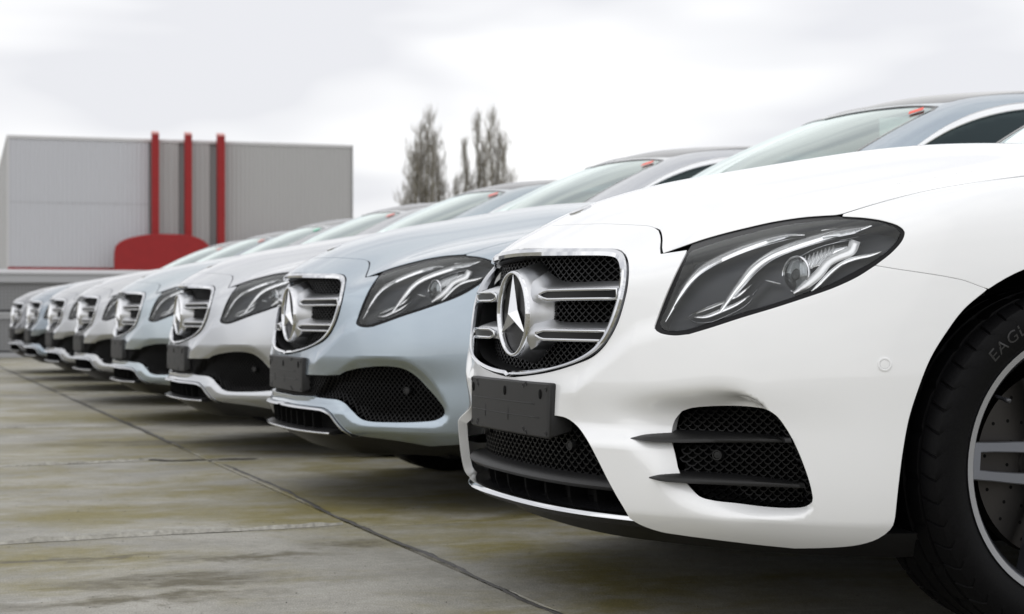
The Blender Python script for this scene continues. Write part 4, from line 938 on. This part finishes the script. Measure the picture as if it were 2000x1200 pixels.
    b = MB(); b.sections([[(x, 1.42, .90), (x, 1.46, .985), (x, 1.80, 1.03), (x, 1.98, .99), (x, 2.0, .72)] for x in (-.70, -.35, 0, .35, .70)]); b.build('dashboard', M['int'], root, angle=40)
    for x, y in ((.37, 2.35), (-.37, 2.35), (.37, 3.25), (-.37, 3.25)):
        b = MB()
        def rb(c, s_, tilt=0):
            S_ = []
            for u in np.linspace(-1, 1, 7):
                f_ = (1 - abs(u)**4 * .35); S_.append([(c[0] + s_[0]*f_*math.copysign(abs(math.cos(a))**.5, math.cos(a)), c[1] + tilt*u + s_[1]*f_*math.copysign(abs(math.sin(a))**.5, math.sin(a)), c[2] + s_[2]*u) for a in np.linspace(0, 2*math.pi, 17)[:-1]])
            b.sections(S_)
        rb((x, y + .30, .82), (.24, .07, .34), .07); rb((x, y + .40, 1.23), (.13, .05, .09), .02); rb((x, y, .50), (.25, .27, .09))
        b.build('seat', M['seat'], root)
    return w1
M['taillens'] = mat('red_tail_lens', (.35, .01, .015), .15, 0, 1)

def car_empty(name, loc, rz=0):
    o = bpy.data.objects.new(name, None); COL.objects.link(o); o.location = loc; o.rotation_euler = (0, 0, rz); o.empty_display_size = .2; return o
GRP = 'sedans parked in a row with their fronts in line'
shared = bpy.data.objects.new('parked_car', None); COL.objects.link(shared)
white = shared
build_hood(white, M['white']); build_fender(white, M['white']); seals(white); build_grille(white)
mirror_tree(build_headlight(white, 1), white)
ws_obj = build_cabin(white, M['white'])
for sd_ in (1, -1):
    for cy in (.845, 3.784): build_wheel(white, sd_, cy, True)
build_plate(white)
# hood badge
pb = cl(.175, .215, 5)[2]; gb = grad([pb])[0]
b = MB(); n = 32; u = np.array([1., 0, 0]); v = np.cross(gb, u)
pf = [(.0265, -.001), (.0265, .0022), (.023, .0034), (.021, .0022), (0, .0016)]
b.add([pb + (u*math.cos(2*math.pi*q/n) + v*math.sin(2*math.pi*q/n)) * a + gb*c for a, c in pf for q in range(n)], [(i*n+q, i*n+(q+1) % n, (i+1)*n+(q+1) % n, (i+1)*n+q) for i in range(4) for q in range(n)])
b.build('hood_badge', M['chrome'], white, angle=50)
# second car and its copies share everything but the bumper
std = copy_tree(white)
build_bumper_amg(white, M['white']); build_front_amg(white)
build_bumper_std(std, M['white']); build_front_std(std)
fw = [o for o in white.children if o.name.startswith('wheel') and 'liner' not in o.name][0]
sidewall_text('EAGLE', 136.5, .285, .0225, fw, .845, M['rub2'])
# windscreen stickers
def sticker(root, px, m, name, off, depth=-.002):
    CAR_OFF[0] = off; P = cast(px, depth); CAR_OFF[0] = np.zeros(3); b = MB(); G = grad(P); b.add(list(P + G*.001) + list(P - G*.0005), [(0,1,2,3),(7,6,5,4),(0,4,5,1),(1,5,6,2),(2,6,7,3),(3,7,4,0)]); return b.build(name, m, root, False)
st1 = sticker(std, [(1774,228),(1776,223),(1804,214),(1803,219)], M['red'], 'windscreen_sticker', OFF2)
pp = sticker(std, [(1718,275),(1717,236),(1796,231),(1755,272)], M['paper'], 'paper_sheet', OFF2, .03)
white.name = 'parked_car'
tag(white, 'white sedan nearest the camera, with finned side intakes in its front bumper', 'car', GRP)
CARS = [(1, 'blue', 'pale blue sedan parked second in the row, right behind the nearest white one'),
 (2, 'silver', 'bright silver sedan parked third in the row, behind the pale blue one'),
 (3, 'blue2', 'light blue sedan parked fourth in the row, between two silver sedans'),
 (4, 'silver2', 'silver sedan parked fifth in the row, behind the farther light blue one'),
 (5, 'silver3', 'greyish silver sedan parked sixth in the row, third from the far end'),
 (6, 'blue3', 'steel blue sedan parked seventh in the row, next to the dark one'),
 (7, 'dark', 'dark grey sedan at the far end of the row, nearest the boundary wall')]
DY = {1: .010, 2: -.006, 3: .006, 4: .012, 5: .008, 6: .004, 7: .010}; DZ = {1: -.010, 2: .010, 3: 0, 4: .004, 5: -.004, 6: 0, 7: 0}
for i, pk, lab in CARS:
    c = std if i == 1 else copy_tree(std)
    c.location = (-2.3137 * i, .0164 * i + DY[i], 0)
    tag(c, lab, 'car', GRP)
    for o in c.children:
        for k, sl in enumerate(o.material_slots):
            if sl.material and sl.material.name.endswith('_paint'): sl.link = 'OBJECT'; sl.material = M[pk]
    if i == 5:
        for o in c.children:
            if o.name.startswith('windscreen_sticker'): o.material_slots[0].link = 'OBJECT'; o.material_slots[0].material = M['green']
    if i != 1:
        for o in list(c.children):
            if o.name.startswith('paper_sheet'): bpy.data.objects.remove(o)

# ================================================================ the place
def ground_mat(name, tint=1.0, seed=0.):
    m = mat(name, (.3, .29, .27), .7); t, b = nodes_of(m); n = t.nodes.new; l = t.links.new
    ge = n('ShaderNodeNewGeometry'); ps = n('ShaderNodeMapping'); ps.inputs['Location'].default_value = (seed, seed * 1.7, 0); l(ge.outputs['Position'], ps.inputs[0])
    def noise(sc, det=5, rough=.55, stretch=None, dist=0.):
        q = n('ShaderNodeTexNoise'); q.inputs['Scale'].default_value = sc; q.inputs['Detail'].default_value = det; q.inputs['Roughness'].default_value = rough; q.inputs['Distortion'].default_value = dist
        if stretch: mm = n('ShaderNodeMapping'); mm.inputs['Scale'].default_value = stretch; l(ps.outputs[0], mm.inputs[0]); l(mm.outputs[0], q.inputs[0])
        else: l(ps.outputs[0], q.inputs[0])
        return q.outputs[0]
    def ramp(src, a, b_, c0=(0, 0, 0), c1=(1, 1, 1)):
        r = n('ShaderNodeValToRGB'); r.color_ramp.elements[0].position = a; r.color_ramp.elements[1].position = b_; r.color_ramp.elements[0].color = (*c0, 1); r.color_ramp.elements[1].color = (*c1, 1); l(src, r.inputs[0]); return r.outputs[0]
    def mix(fac, A, B, mode='MIX'):
        x = n('ShaderNodeMix'); x.data_type = 'RGBA'; x.blend_type = mode
        for s_, v in ((0, fac), (6, A), (7, B)):
            if isinstance(v, (int, float)): x.inputs[s_].default_value = v
            elif isinstance(v, tuple): x.inputs[s_].default_value = (*v, 1)
            else: l(v, x.inputs[s_])
        return x.outputs[2]
    k = tint
    base = ramp(noise(1.5, 9, .68, (1, .75, 1)), .34, .66, (.175*k, .168*k, .140*k), (.375*k, .362*k, .322*k))
    alg = ramp(noise(1.1, 7, .65, (1.1, .75, 1), .6), .43, .57); alg2 = ramp(noise(6, 7, .72, (1, .6, 1)), .36, .60)
    c = mix(mix(1.0, alg, alg2, 'MULTIPLY'), base, (.185, .160, .060))
    st = ramp(noise(.55, 6, .55, (1.6, .7, 1), .8), .60, .72); c = mix(mix(1.0, st, ramp(noise(7, 4, .6), .3, .6), 'MULTIPLY'), c, (.12, .10, .05))
    def spot(x, y, rx, ry, ang=0.):
        mm = n('ShaderNodeMapping'); mm.vector_type = 'TEXTURE'; mm.inputs['Location'].default_value = (x, y, 0); mm.inputs['Scale'].default_value = (rx, ry, 1); mm.inputs['Rotation'].default_value = (0, 0, ang)
        nv = n('ShaderNodeTexNoise'); nv.inputs['Scale'].default_value = 4.5; nv.inputs['Detail'].default_value = 6; nv.inputs['Roughness'].default_value = .65; l(ge.outputs['Position'], nv.inputs[0])
        ad = n('ShaderNodeVectorMath'); ad.operation = 'MULTIPLY_ADD'; l(nv.outputs['Color'], ad.inputs[0]); ad.inputs[1].default_value = (.5, .5, 0); l(ge.outputs['Position'], ad.inputs[2])
        sb = n('ShaderNodeVectorMath'); sb.operation = 'SUBTRACT'; l(ad.outputs[0], sb.inputs[0]); sb.inputs[1].default_value = (.25, .25, 0)
        l(sb.outputs[0], mm.inputs[0]); sp_ = n('ShaderNodeSeparateXYZ'); l(mm.outputs[0], sp_.inputs[0]); cb = n('ShaderNodeCombineXYZ'); l(sp_.outputs[0], cb.inputs[0]); l(sp_.outputs[1], cb.inputs[1])
        ln = n('ShaderNodeVectorMath'); ln.operation = 'LENGTH'; l(cb.outputs[0], ln.inputs[0]); q = n('ShaderNodeMapRange'); q.interpolation_type = 'SMOOTHSTEP'; q.inputs[1].default_value = 1.15; q.inputs[2].default_value = .25; q.inputs[3].default_value = 0; q.inputs[4].default_value = 1; l(ln.outputs['Value'], q.inputs[0]); return q.outputs[0]
    grain = ramp(noise(5, 8, .75, (1.5, .7, 1)), .34, .56)
    def addspots(c, L_, col):
        for a in L_: c = mix(mix(1.0, spot(*a), grain, 'MULTIPLY'), c, col)
        return c
    c = addspots(c, [(-1.75,-.02,.50,.40), (-2.55,-.16,.30,.50), (-4.9,.0,.5,.9), (-.72,.33,.55,.25,.3), (-1.9,-.55,.35,.45), (-.95,-.9,.25,.6), (-7.1,.1,.6,1.), (-3.1,.5,.5,.3), (-.2,.35,.4,.2)], (.175, .148, .040))
    c = addspots(c, [(-.50,-.62,.12,.36), (-.83,-.38,.07,.28), (-.26,-.74,.09,.40), (-.96,-.85,.05,.4), (-1.0,-.05,.10,.18), (-5.0,.1,.25,.8)], (.085, .072, .036))
    wh = ramp(noise(2.4, 7, .7, (3.2, .55, 1), .3), .60, .72); wm = n('ShaderNodeMath'); wm.operation = 'MULTIPLY'; wm.inputs[1].default_value = .45; l(wh, wm.inputs[0]); c = mix(wm.outputs[0], c, (.46, .455, .43)); w2 = ramp(noise(9, 6, .7, (5, .35, 1), .2), .60, .68); w3 = n('ShaderNodeMath'); w3.operation = 'MULTIPLY'; w3.inputs[1].default_value = .35; l(w2, w3.inputs[0]); c = mix(w3.outputs[0], c, (.42, .41, .38))
    fi = ramp(noise(260, 2, .6), .30, .70, (.60, .60, .60), (1.32, 1.32, 1.32)); c = mix(1.0, c, fi, 'MULTIPLY')
    me_ = ramp(noise(38, 4, .7), .30, .70, (.86, .86, .86), (1.1, 1.1, 1.1)); c = mix(1.0, c, me_, 'MULTIPLY')
    pit = ramp(noise(75, 1, .4), .20, .245, (.25, .25, .25), (1, 1, 1)); c = mix(1.0, c, pit, 'MULTIPLY')
    l(c, b.inputs['Base Color'])
    r = n('ShaderNodeMapRange'); r.inputs[3].default_value = .45; r.inputs[4].default_value = .8; l(noise(1.6, 4), r.inputs[0]); l(r.outputs[0], b.inputs['Roughness'])
    bp = n('ShaderNodeBump'); bp.inputs['Strength'].default_value = .7; bp.inputs['Distance'].default_value = .0022; l(noise(150, 4, .7), bp.inputs['Height'])
    b2 = n('ShaderNodeBump'); b2.inputs['Strength'].default_value = .5; b2.inputs['Distance'].default_value = .006; l(noise(14, 5, .6), b2.inputs['Height']); l(bp.outputs[0], b2.inputs['Normal']); l(b2.outputs[0], b.inputs['Normal'])
    return m
G0 = ground_mat('rooftop_concrete', .85)
b = MB(); b.box((-900, -900, -.6), (900, 900, -.014)); ground = tag(b.build('ground', G0, None, False), kind='structure')
GM = [ground_mat('slab_concrete', 1.0, 0), ground_mat('slab_concrete', .94, 13.7), ground_mat('slab_concrete', 1.05, 31.2)]
XJ = [8.0, 5.5, 3.55, 1.10, -1.365, -3.86, -6.35, -10.60, -14.0, -17.5, -20.9, -23.0]; k = 0
def jline(x): return .052 + .007 * max(0, -x - 2)
for i in range(len(XJ) - 1):
    x1, x0 = XJ[i] - .006, XJ[i+1] + .006
    for y0, y1, jj in ((-7.0, None, 0), (None, 6.2, 1)):
        k += 1
        a0, a1 = (y0, y0) if y0 is not None else (jline(x0) + .007, jline(x1) + .007); c0, c1 = (y1, y1) if y1 is not None else (jline(x0) - .007, jline(x1) - .007)
        e = .003; V = [(x0, a0, -.06), (x1, a1, -.06), (x1, c1, -.06), (x0, c0, -.06), (x0, a0, -e), (x1, a1, -e), (x1, c1, -e), (x0, c0, -e), (x0+e, a0+e, 0), (x1-e, a1+e, 0), (x1-e, c1-e, 0), (x0+e, c0-e, 0)]
        Fc = [(0,1,5,4),(1,2,6,5),(2,3,7,6),(3,0,4,7),(4,5,9,8),(5,6,10,9),(6,7,11,10),(7,4,8,11),(8,9,10,11)]
        mk('concrete_slab', V, Fc, GM[(k * 7 // 3 + jj) % 3], ground, False)
rnd = np.random.RandomState(8)
def wob(n, amp, sm=3):
    a = rnd.randn(n + 2*sm); return np.convolve(a, np.ones(2*sm+1) / (2*sm+1), 'valid')[:n] * amp
def ribbon(P, wd, z0, hgt, m, name, jit=.004, seg=.025):
    P = catmull(np.array(P, float), seg) if len(P) > 2 else catmull(np.array([P[0], P[1]], float), seg)
    n = len(P); T = np.gradient(P, axis=0); T /= np.linalg.norm(T, axis=1)[:, None]; Nn = np.stack([-T[:, 1], T[:, 0]], 1); c = P + Nn * wob(n, jit, 4)[:, None]
    wl, wr = wd/2 * (1 + wob(n, .55, 1)), wd/2 * (1 + wob(n, .55, 1)); u = np.linspace(0, 1, n); fade = np.clip(np.minimum(u, 1 - u) * 30, .15, 1); wl *= fade; wr *= fade
    A = np.column_stack([c + Nn*wl[:, None], np.full(n, z0)]); B = np.column_stack([c - Nn*wr[:, None], np.full(n, z0)]); C_ = np.column_stack([c, z0 + hgt * (1 + wob(n, .5, 1))])
    b = MB(); b.strip(A, C_); b.strip(C_, B); o = b.build(name, m, ground); return o
TAR = mat('tar_joint_filler', (.055, .052, .048), .6); speckle(TAR, (.055, .052, .048), .35, 90, .5, 260, .002)
MOR = mat('pale_mortar', (.33, .32, .285), .85); speckle(MOR, (.33, .32, .285), .25, 60, .6, 120, .004)
CRK = mat('crack_dark', (.035, .032, .028), .9)
ribbon([(2.4, .040), (.235, .043), (-.6, .062), (-1.483, .053), (-2.5, .085), (-3.62, .085)], .0135, .0015, .0018, TAR, 'joint_filler', .007)
ribbon([(-4.35, .079), (-8, .10), (-12, .13), (-16.5, .16), (-22, .2)], .020, .0015, .002, TAR, 'joint_filler', .008)
ribbon([(-4.02, -.20), (-3.87, -.10), (-3.86, .03), (-3.85, .28)], .045, .003, .001, CRK, 'crack', .006)
ribbon([(-1.30, -2.6), (-1.31, -.96), (-1.365, -.55), (-1.40, -.08), (-1.42, .02)], .024, .001, .010, MOR, 'mortar_seam', .004)
ribbon([(-1.345, -2.6), (-1.35, -.96), (-1.40, -.55), (-1.43, -.2)], .007, .001, .001, CRK, 'crack', .002)
ribbon([(-3.80, -2.6), (-3.83, -.79), (-3.90, -.35), (-3.95, -.15)], .024, .001, .007, MOR, 'mortar_seam', .004)
ribbon([(-10.6, -2.6), (-10.6, -.34), (-10.6, .7)], .03, .001, .006, MOR, 'mortar_seam', .004)
ribbon([(-6.35, -1.2), (-6.35, -.6), (-6.3, .0)], .03, .001, .005, MOR, 'mortar_seam', .004)
for _ in range(0):
    x = rnd.uniform(-1.2, 1.2) if _ < 7 else rnd.uniform(-5, -2); y = rnd.uniform(-.8, .25); a = rnd.uniform(-.6, .6)
    ribbon([(x, y), (x - .15, y + .05 + a*.05), (x - .32, y + .08 + a*.1), (x - .5, y + .15 + a*.2)], .0022, .0009, .0006, CRK, 'crack', .008)
# leaf litter and grit on the slabs
b = MB()
for _ in range(700):
    d_ = rnd.uniform(1.8, 7)**1.0; px_ = rnd.uniform(-1.2, 1.0)
    x = 3.6 - d_ - rnd.uniform(0, .3); y = rnd.uniform(-1.4, 1.0); r_ = rnd.uniform(.0008, .0028) * (1.6 if rnd.rand() < .04 else 1); a = rnd.uniform(0, 6)
    P = [(x + r_*math.cos(a + q*2.1), y + r_*math.sin(a + q*2.1)*rnd.uniform(.6, 1.2), .0006) for q in range(3)] + [(x, y, r_ * .9)]; b.add(P, [(0,1,3),(1,2,3),(2,0,3)])
tag(b.build('grit', mat('dark_grit', (.06, .055, .045), .9), None, False), kind='stuff')

# boundary wall with metal panels at the end of the row
XW = -23.0
PAN = mat('perforated_metal', (.33, .335, .345), .5, .5); t, pb_ = nodes_of(PAN)
g_ = t.nodes.new('ShaderNodeNewGeometry'); vo = t.nodes.new('ShaderNodeTexVoronoi'); vo.inputs['Scale'].default_value = 20; vo.inputs['Randomness'].default_value = 0; t.links.new(g_.outputs['Position'], vo.inputs[0])
r_ = t.nodes.new('ShaderNodeValToRGB'); r_.color_ramp.elements[0].position = .22; r_.color_ramp.elements[1].position = .34; r_.color_ramp.elements[0].color = (.14, .145, .15, 1); r_.color_ramp.elements[1].color = (.26, .262, .27, 1); t.links.new(vo.outputs[0], r_.inputs[0]); t.links.new(r_.outputs[0], pb_.inputs['Base Color'])
RAIL = mat('galvanised_rail', (.42, .425, .44), .45, .5); CAP = mat('pale_wall_coping', (.40, .40, .41), .5, .2)
wall = car_empty('boundary_wall', (XW, 0, 0)); tag(wall, 'low grey wall of perforated metal panels with a pale coping at the end of the row', 'wall')
b = MB(); b.box((-.20, -9, 0), (-.08, 26, 1.22)); b.build('core', mat('wall_backing', (.09, .09, .095), .8), wall, False)
y = -9.0
while y < 26:
    b = MB(); b.box((-.075, y + .01, .10), (-.05, y + 1.49, .56)); b.build('panel', PAN, wall, False)
    b = MB(); b.box((-.075, y + .01, .70), (-.05, y + 1.49, 1.13)); b.build('panel', PAN, wall, False)
    b = MB(); b.box((-.05, y - .03, 0), (-.03, y + .03, 1.13)); b.build('post', PAN, wall, False)
    y += 1.5
b = MB(); b.box((-.08, -9, .565), (-.02, 26, .62)); b.box((-.08, -9, .62), (.0, 26, .665)); b.build('rail', RAIL, wall, False)
b = MB(); b.box((-.25, -9, 1.10), (.03, 26, 1.215)); b.build('upper_rail', RAIL, wall, False)
b = MB(); b.sections([[(-.28, yy, 1.217), (.055, yy, 1.217), (.055, yy, 1.238), (.02, yy, 1.262), (-.28, yy, 1.30)] for yy in (-9, 26)]); b.build('coping', CAP, wall, False)
b = MB(); b.box((-.08, -9, 0), (-.02, 26, .07)); b.build('kerb', RAIL, wall, False)

# warehouse with corrugated cladding; placed by bearing and distance from where the photographer stood
def wpt(px, Z, py=None):
    c, s = math.cos(CTH), math.sin(CTH); r_ = (px - 1000) / CF * Z; x, y = CC[0] - c*Z + s*r_, CC[1] + s*Z + c*r_
    return (x, y) if py is None else (x, y, CC[2] + (CYH - py) / CF * Z)
Pa, Pb = np.array(wpt(15, 80)), np.array(wpt(688, 84.8)); ex = (Pb - Pa); WL = np.linalg.norm(ex); ex /= WL; ang = math.atan2(ex[1], ex[0])
bld = car_empty('warehouse', (Pa[0], Pa[1], 0), ang); tag(bld, 'large windowless grey warehouse with corrugated metal cladding behind the boundary wall', 'warehouse')
HB = .62 + 348 / CF * 80
CL = mat('corrugated_cladding', (.54, .55, .585), .5, .1); CLB = mat('corrugated_cladding_warm', (.45, .45, .45), .5, .3); DKG = mat('recessed_grey_panel', (.27, .27, .275), .6, .2); FAS = mat('white_fascia', (.60, .60, .61), .5)
REDM = mat('red_render', (.29, .011, .013), .7); speckle(REDM, (.29, .011, .013), .06, 3)
def toX(px):   # facade coordinate of a bearing
    d_ = np.array(wpt(px, 1.)) - CC[:2]; A = np.array([[d_[0], -ex[0]], [d_[1], -ex[1]]]); return float(np.linalg.solve(A, Pa - CC[:2])[1])
b = MB(); b.box((.02, .12, 0), (WL - .02, 30, HB - .05)); b.build('core', DKG, bld, False)
b = MB(); b.box((-.05, -.02, HB - .04), (WL + .05, 30, HB + .10)); b.build('roof_edge', FAS, bld, False)
def corr(x0, x1, z0, z1, m, pitch=.205):
    n = int((x1 - x0) / pitch); w_ = (x1 - x0) / n; X, Y = [], []
    for i in range(n): X += [x0 + i*w_, x0 + i*w_ + w_*.30, x0 + i*w_ + w_*.40, x0 + i*w_ + w_*.9]; Y += [0, 0, .035, .035]
    X.append(x1); Y.append(0); A = np.column_stack([X, Y, np.full(len(X), z0)]); B = A.copy(); B[:, 2] = z1
    b = MB(); b.strip(B, A); b.build('cladding_sheet', m, bld, False)
zs = .62 + (616 - 395) / CF * 80
e = [toX(p) for p in (15, 291, 349, 363, 412, 426, 688)]
corr(.05, e[1] - .02, 2.83, zs, CL); corr(.05, e[1] - .02, zs + .015, HB - .05, CL)
corr(toX(309), toX(349), 2.83, HB - .05, CLB); corr(toX(372), toX(410), 2.83, HB - .05, CLB); corr(toX(437), WL - .02, 2.83, HB - .05, CLB)
b = MB(); b.box((-.03, -.03, 2.75), (.05, .03, HB)); b.build('corner_trim', FAS, bld, False); b = MB(); b.box((WL - .04, -.03, 0), (WL + .03, .03, HB)); b.build('corner_trim', DKG, bld, False)
b = MB(); b.box((.0, -.06, 0), (WL, .05, 2.81)); b.build('plinth', REDM, bld, False)
# left flank
b = MB(); n = 60; Y = np.repeat(np.linspace(.05, 29, n), 2)[1:]; X = np.tile([0, 0, -.035, -.035], n)[:len(Y)]; A = np.column_stack([X, Y, np.full(len(Y), .2)]); B = A.copy(); B[:, 2] = HB - .05; b.strip(A, B); b.build('cladding_sheet', CLB, bld, False)
for px0, px1, lab in ((295, 308, 'left of the three tall red fins standing against the warehouse'), (359, 372, 'middle one of the three tall red fins against the warehouse'), (422, 436, 'right of the three tall red fins standing against the warehouse')):
    xa, xb = toX(px0), toX(px1); o = car_empty('red_fin', tuple((Pa + ex * (xa + xb) / 2).tolist()) + (0,), ang); h_ = HB + .42; w_ = (xb - xa) / 2
    b = MB(); b.sections([[(-w_, -.62, 0), (w_, -.62, 0), (w_, -.12, 0), (-w_, -.12, 0)], [(-w_, -.62, h_ - .15), (w_, -.62, h_ - .15), (w_, -.12, h_), (-w_, -.12, h_)]]); b.build('blade', REDM, o, False)
    b = MB(); b.sections([[(-w_ - .01, -.63, h_ - .145), (w_ + .01, -.63, h_ - .145), (w_ + .01, -.12, h_ + .005), (-w_ - .01, -.12, h_ + .005)], [(-w_ - .01, -.63, h_ - .11), (w_ + .01, -.63, h_ - .11), (w_ + .01, -.12, h_ + .04), (-w_ - .01, -.12, h_ + .04)]]); b.build('cap', mat('pale_red_cap', (.55, .25, .23), .6), o, False)
    tag(o, lab, 'fin', 'red fins on the warehouse front')
for P_, lab in (([(221,560),(221,492),(223,482),(230,475),(245,468),(268,462),(295,458.5),(325,458),(352,459),(374,463),(390,470),(400,479),(404,489),(405,560)], 'dark red wall with an arched top in front of the warehouse, below two red fins'),
                ([(455,560),(455,486),(465,475),(482,466),(505,460.5),(535,459),(570,461),(600,470),(612,484),(614,560)], 'second dark red arched wall, mostly hidden behind the windscreens of the far cars')):
    o = car_empty('arched_wall', tuple((Pa).tolist()) + (0,), ang); P2 = catmull(np.array(P_, float), 8); xs = [toX(p[0]) for p in P2]; zz = [.62 + (616 - p[1]) / CF * 80 for p in P2]; zz[0] = zz[-1] = 0
    b = MB(); b.sections([[(x, yy, z) for x, z in zip(xs, zz)] for yy in (-1.4, -1.06)]); b.build('panel', REDM, o, False, )
    b = MB(); b.tube([(x, -1.23, z + .01) for x, z in zip(xs[1:-1], zz[1:-1])], .05, 6, flat=3.0, up=(0, 1, 0)); b.build('coping', REDM, o); tag(o, lab, 'wall', 'arched red walls by the warehouse')

# bare poplars far behind
BARK = mat('poplar_bark', (.19, .165, .10), .9); TW = mat('bare_twigs', (.33, .31, .27), .9)
def poplar(px, Z, top_py, wpx, leaders, seed, lab):
    rr = random.Random(seed); x, y = wpt(px, Z); Ht = .62 + (616 - top_py) / CF * Z * .945; W = wpx / CF * Z / 2
    root = car_empty('poplar_tree', (x, y, 0)); tr = MB(); cr_ = MB(); c, s = math.cos(CTH), math.sin(CTH); R3 = np.array([s, c, 0.]); D3 = np.array([-c, s, 0.])
    def env(h): u = h / Ht; return W * (min(1, .35 + u*1.6)) * (max(0, 1 - u)**.5) * 1.15
    for off, hf, dp in leaders:
        P = []; ph = rr.uniform(0, 6)
        for i in range(16):
            u = i / 15; P.append(R3 * (off * W * min(1, u*3.2 + .15) * (1 - .12*u) + .10*math.sin(ph + u*9)) + D3 * dp * W * min(1, u*3) + np.array([0, 0, Ht * hf * u]))
        P = np.array(P); tr.tube(P, np.linspace(.20, .02, 16) * (.6 + .6*hf), 6)
        for i in range(int(120 * hf)):
            u = .16 + .84 * (i + rr.random()) / (120 * hf); u = min(u, .995); k = u * 15; j = int(k); p0 = P[j] + (P[min(15, j+1)] - P[j]) * (k - j)
            a = rr.uniform(0, 2*math.pi); L_ = rr.uniform(.10, .21) * Ht * hf * (1.05 - u)**.6 * .62 + .35; sp = rr.uniform(.2, .8) * (W * .62); dr = R3*math.cos(a) + D3*math.sin(a)
            Q = np.array([p0 + dr*sp*(1 - math.exp(-3*v)) + np.array([0, 0, L_*v]) + dr*.06*math.sin(7*v + i) for v in (0, .15, .35, .6, .85, 1)])
            cr_.tube(Q, np.linspace(.032, .006, 6) * rr.uniform(.7, 1.2), 3, caps=False)
            for q in range(9):
                v = rr.uniform(.1, .95) * 5; jj = int(v); p1 = Q[jj] + (Q[min(5, jj+1)] - Q[jj]) * (v - jj); a2 = rr.uniform(0, 6.28); d2 = R3*math.cos(a2) + D3*math.sin(a2); l2 = rr.uniform(.35, 1.0)
                cr_.tube([p1, p1 + d2*.16*l2 + (0, 0, .45*l2), p1 + d2*.24*l2 + (0, 0, l2)], [.014, .011, .006], 3, caps=False)
    tr.build('trunk', BARK, root); cr_.build('crown', TW, root); tag(root, lab, 'tree', 'bare poplars on the horizon')
poplar(826, 150, 208, 98, [(-.12, .93, .1), (.22, 1.0, -.1), (-.50, .80, .2), (.62, .86, .2), (-.80, .62, -.2), (.80, .66, .3), (.05, .8, .3), (.4, .9, -.3), (-.3, .85, -.2)], 3, 'widest bare poplar, standing alone left of the other poplars')
poplar(904, 150, 268, 44, [(-.5, .80, 0), (.3, 1.0, .1), (0, .7, .3)], 5, 'shortest and narrowest bare poplar, between two larger ones')
poplar(938, 152, 214, 54, [(-.15, 1.0, 0), (.35, .88, .2), (-.6, .7, 0), (.6, .6, .1)], 7, 'tall slender bare poplar, left one of the two that stand close together')
poplar(970, 148, 208, 90, [(-.25, 1.0, .1), (.35, .86, -.1), (.62, .70, .2), (.85, .52, 0), (-.55, .6, .2), (.1, .9, .3)], 11, 'broad bare poplar sloping down to the right, rightmost in the group')
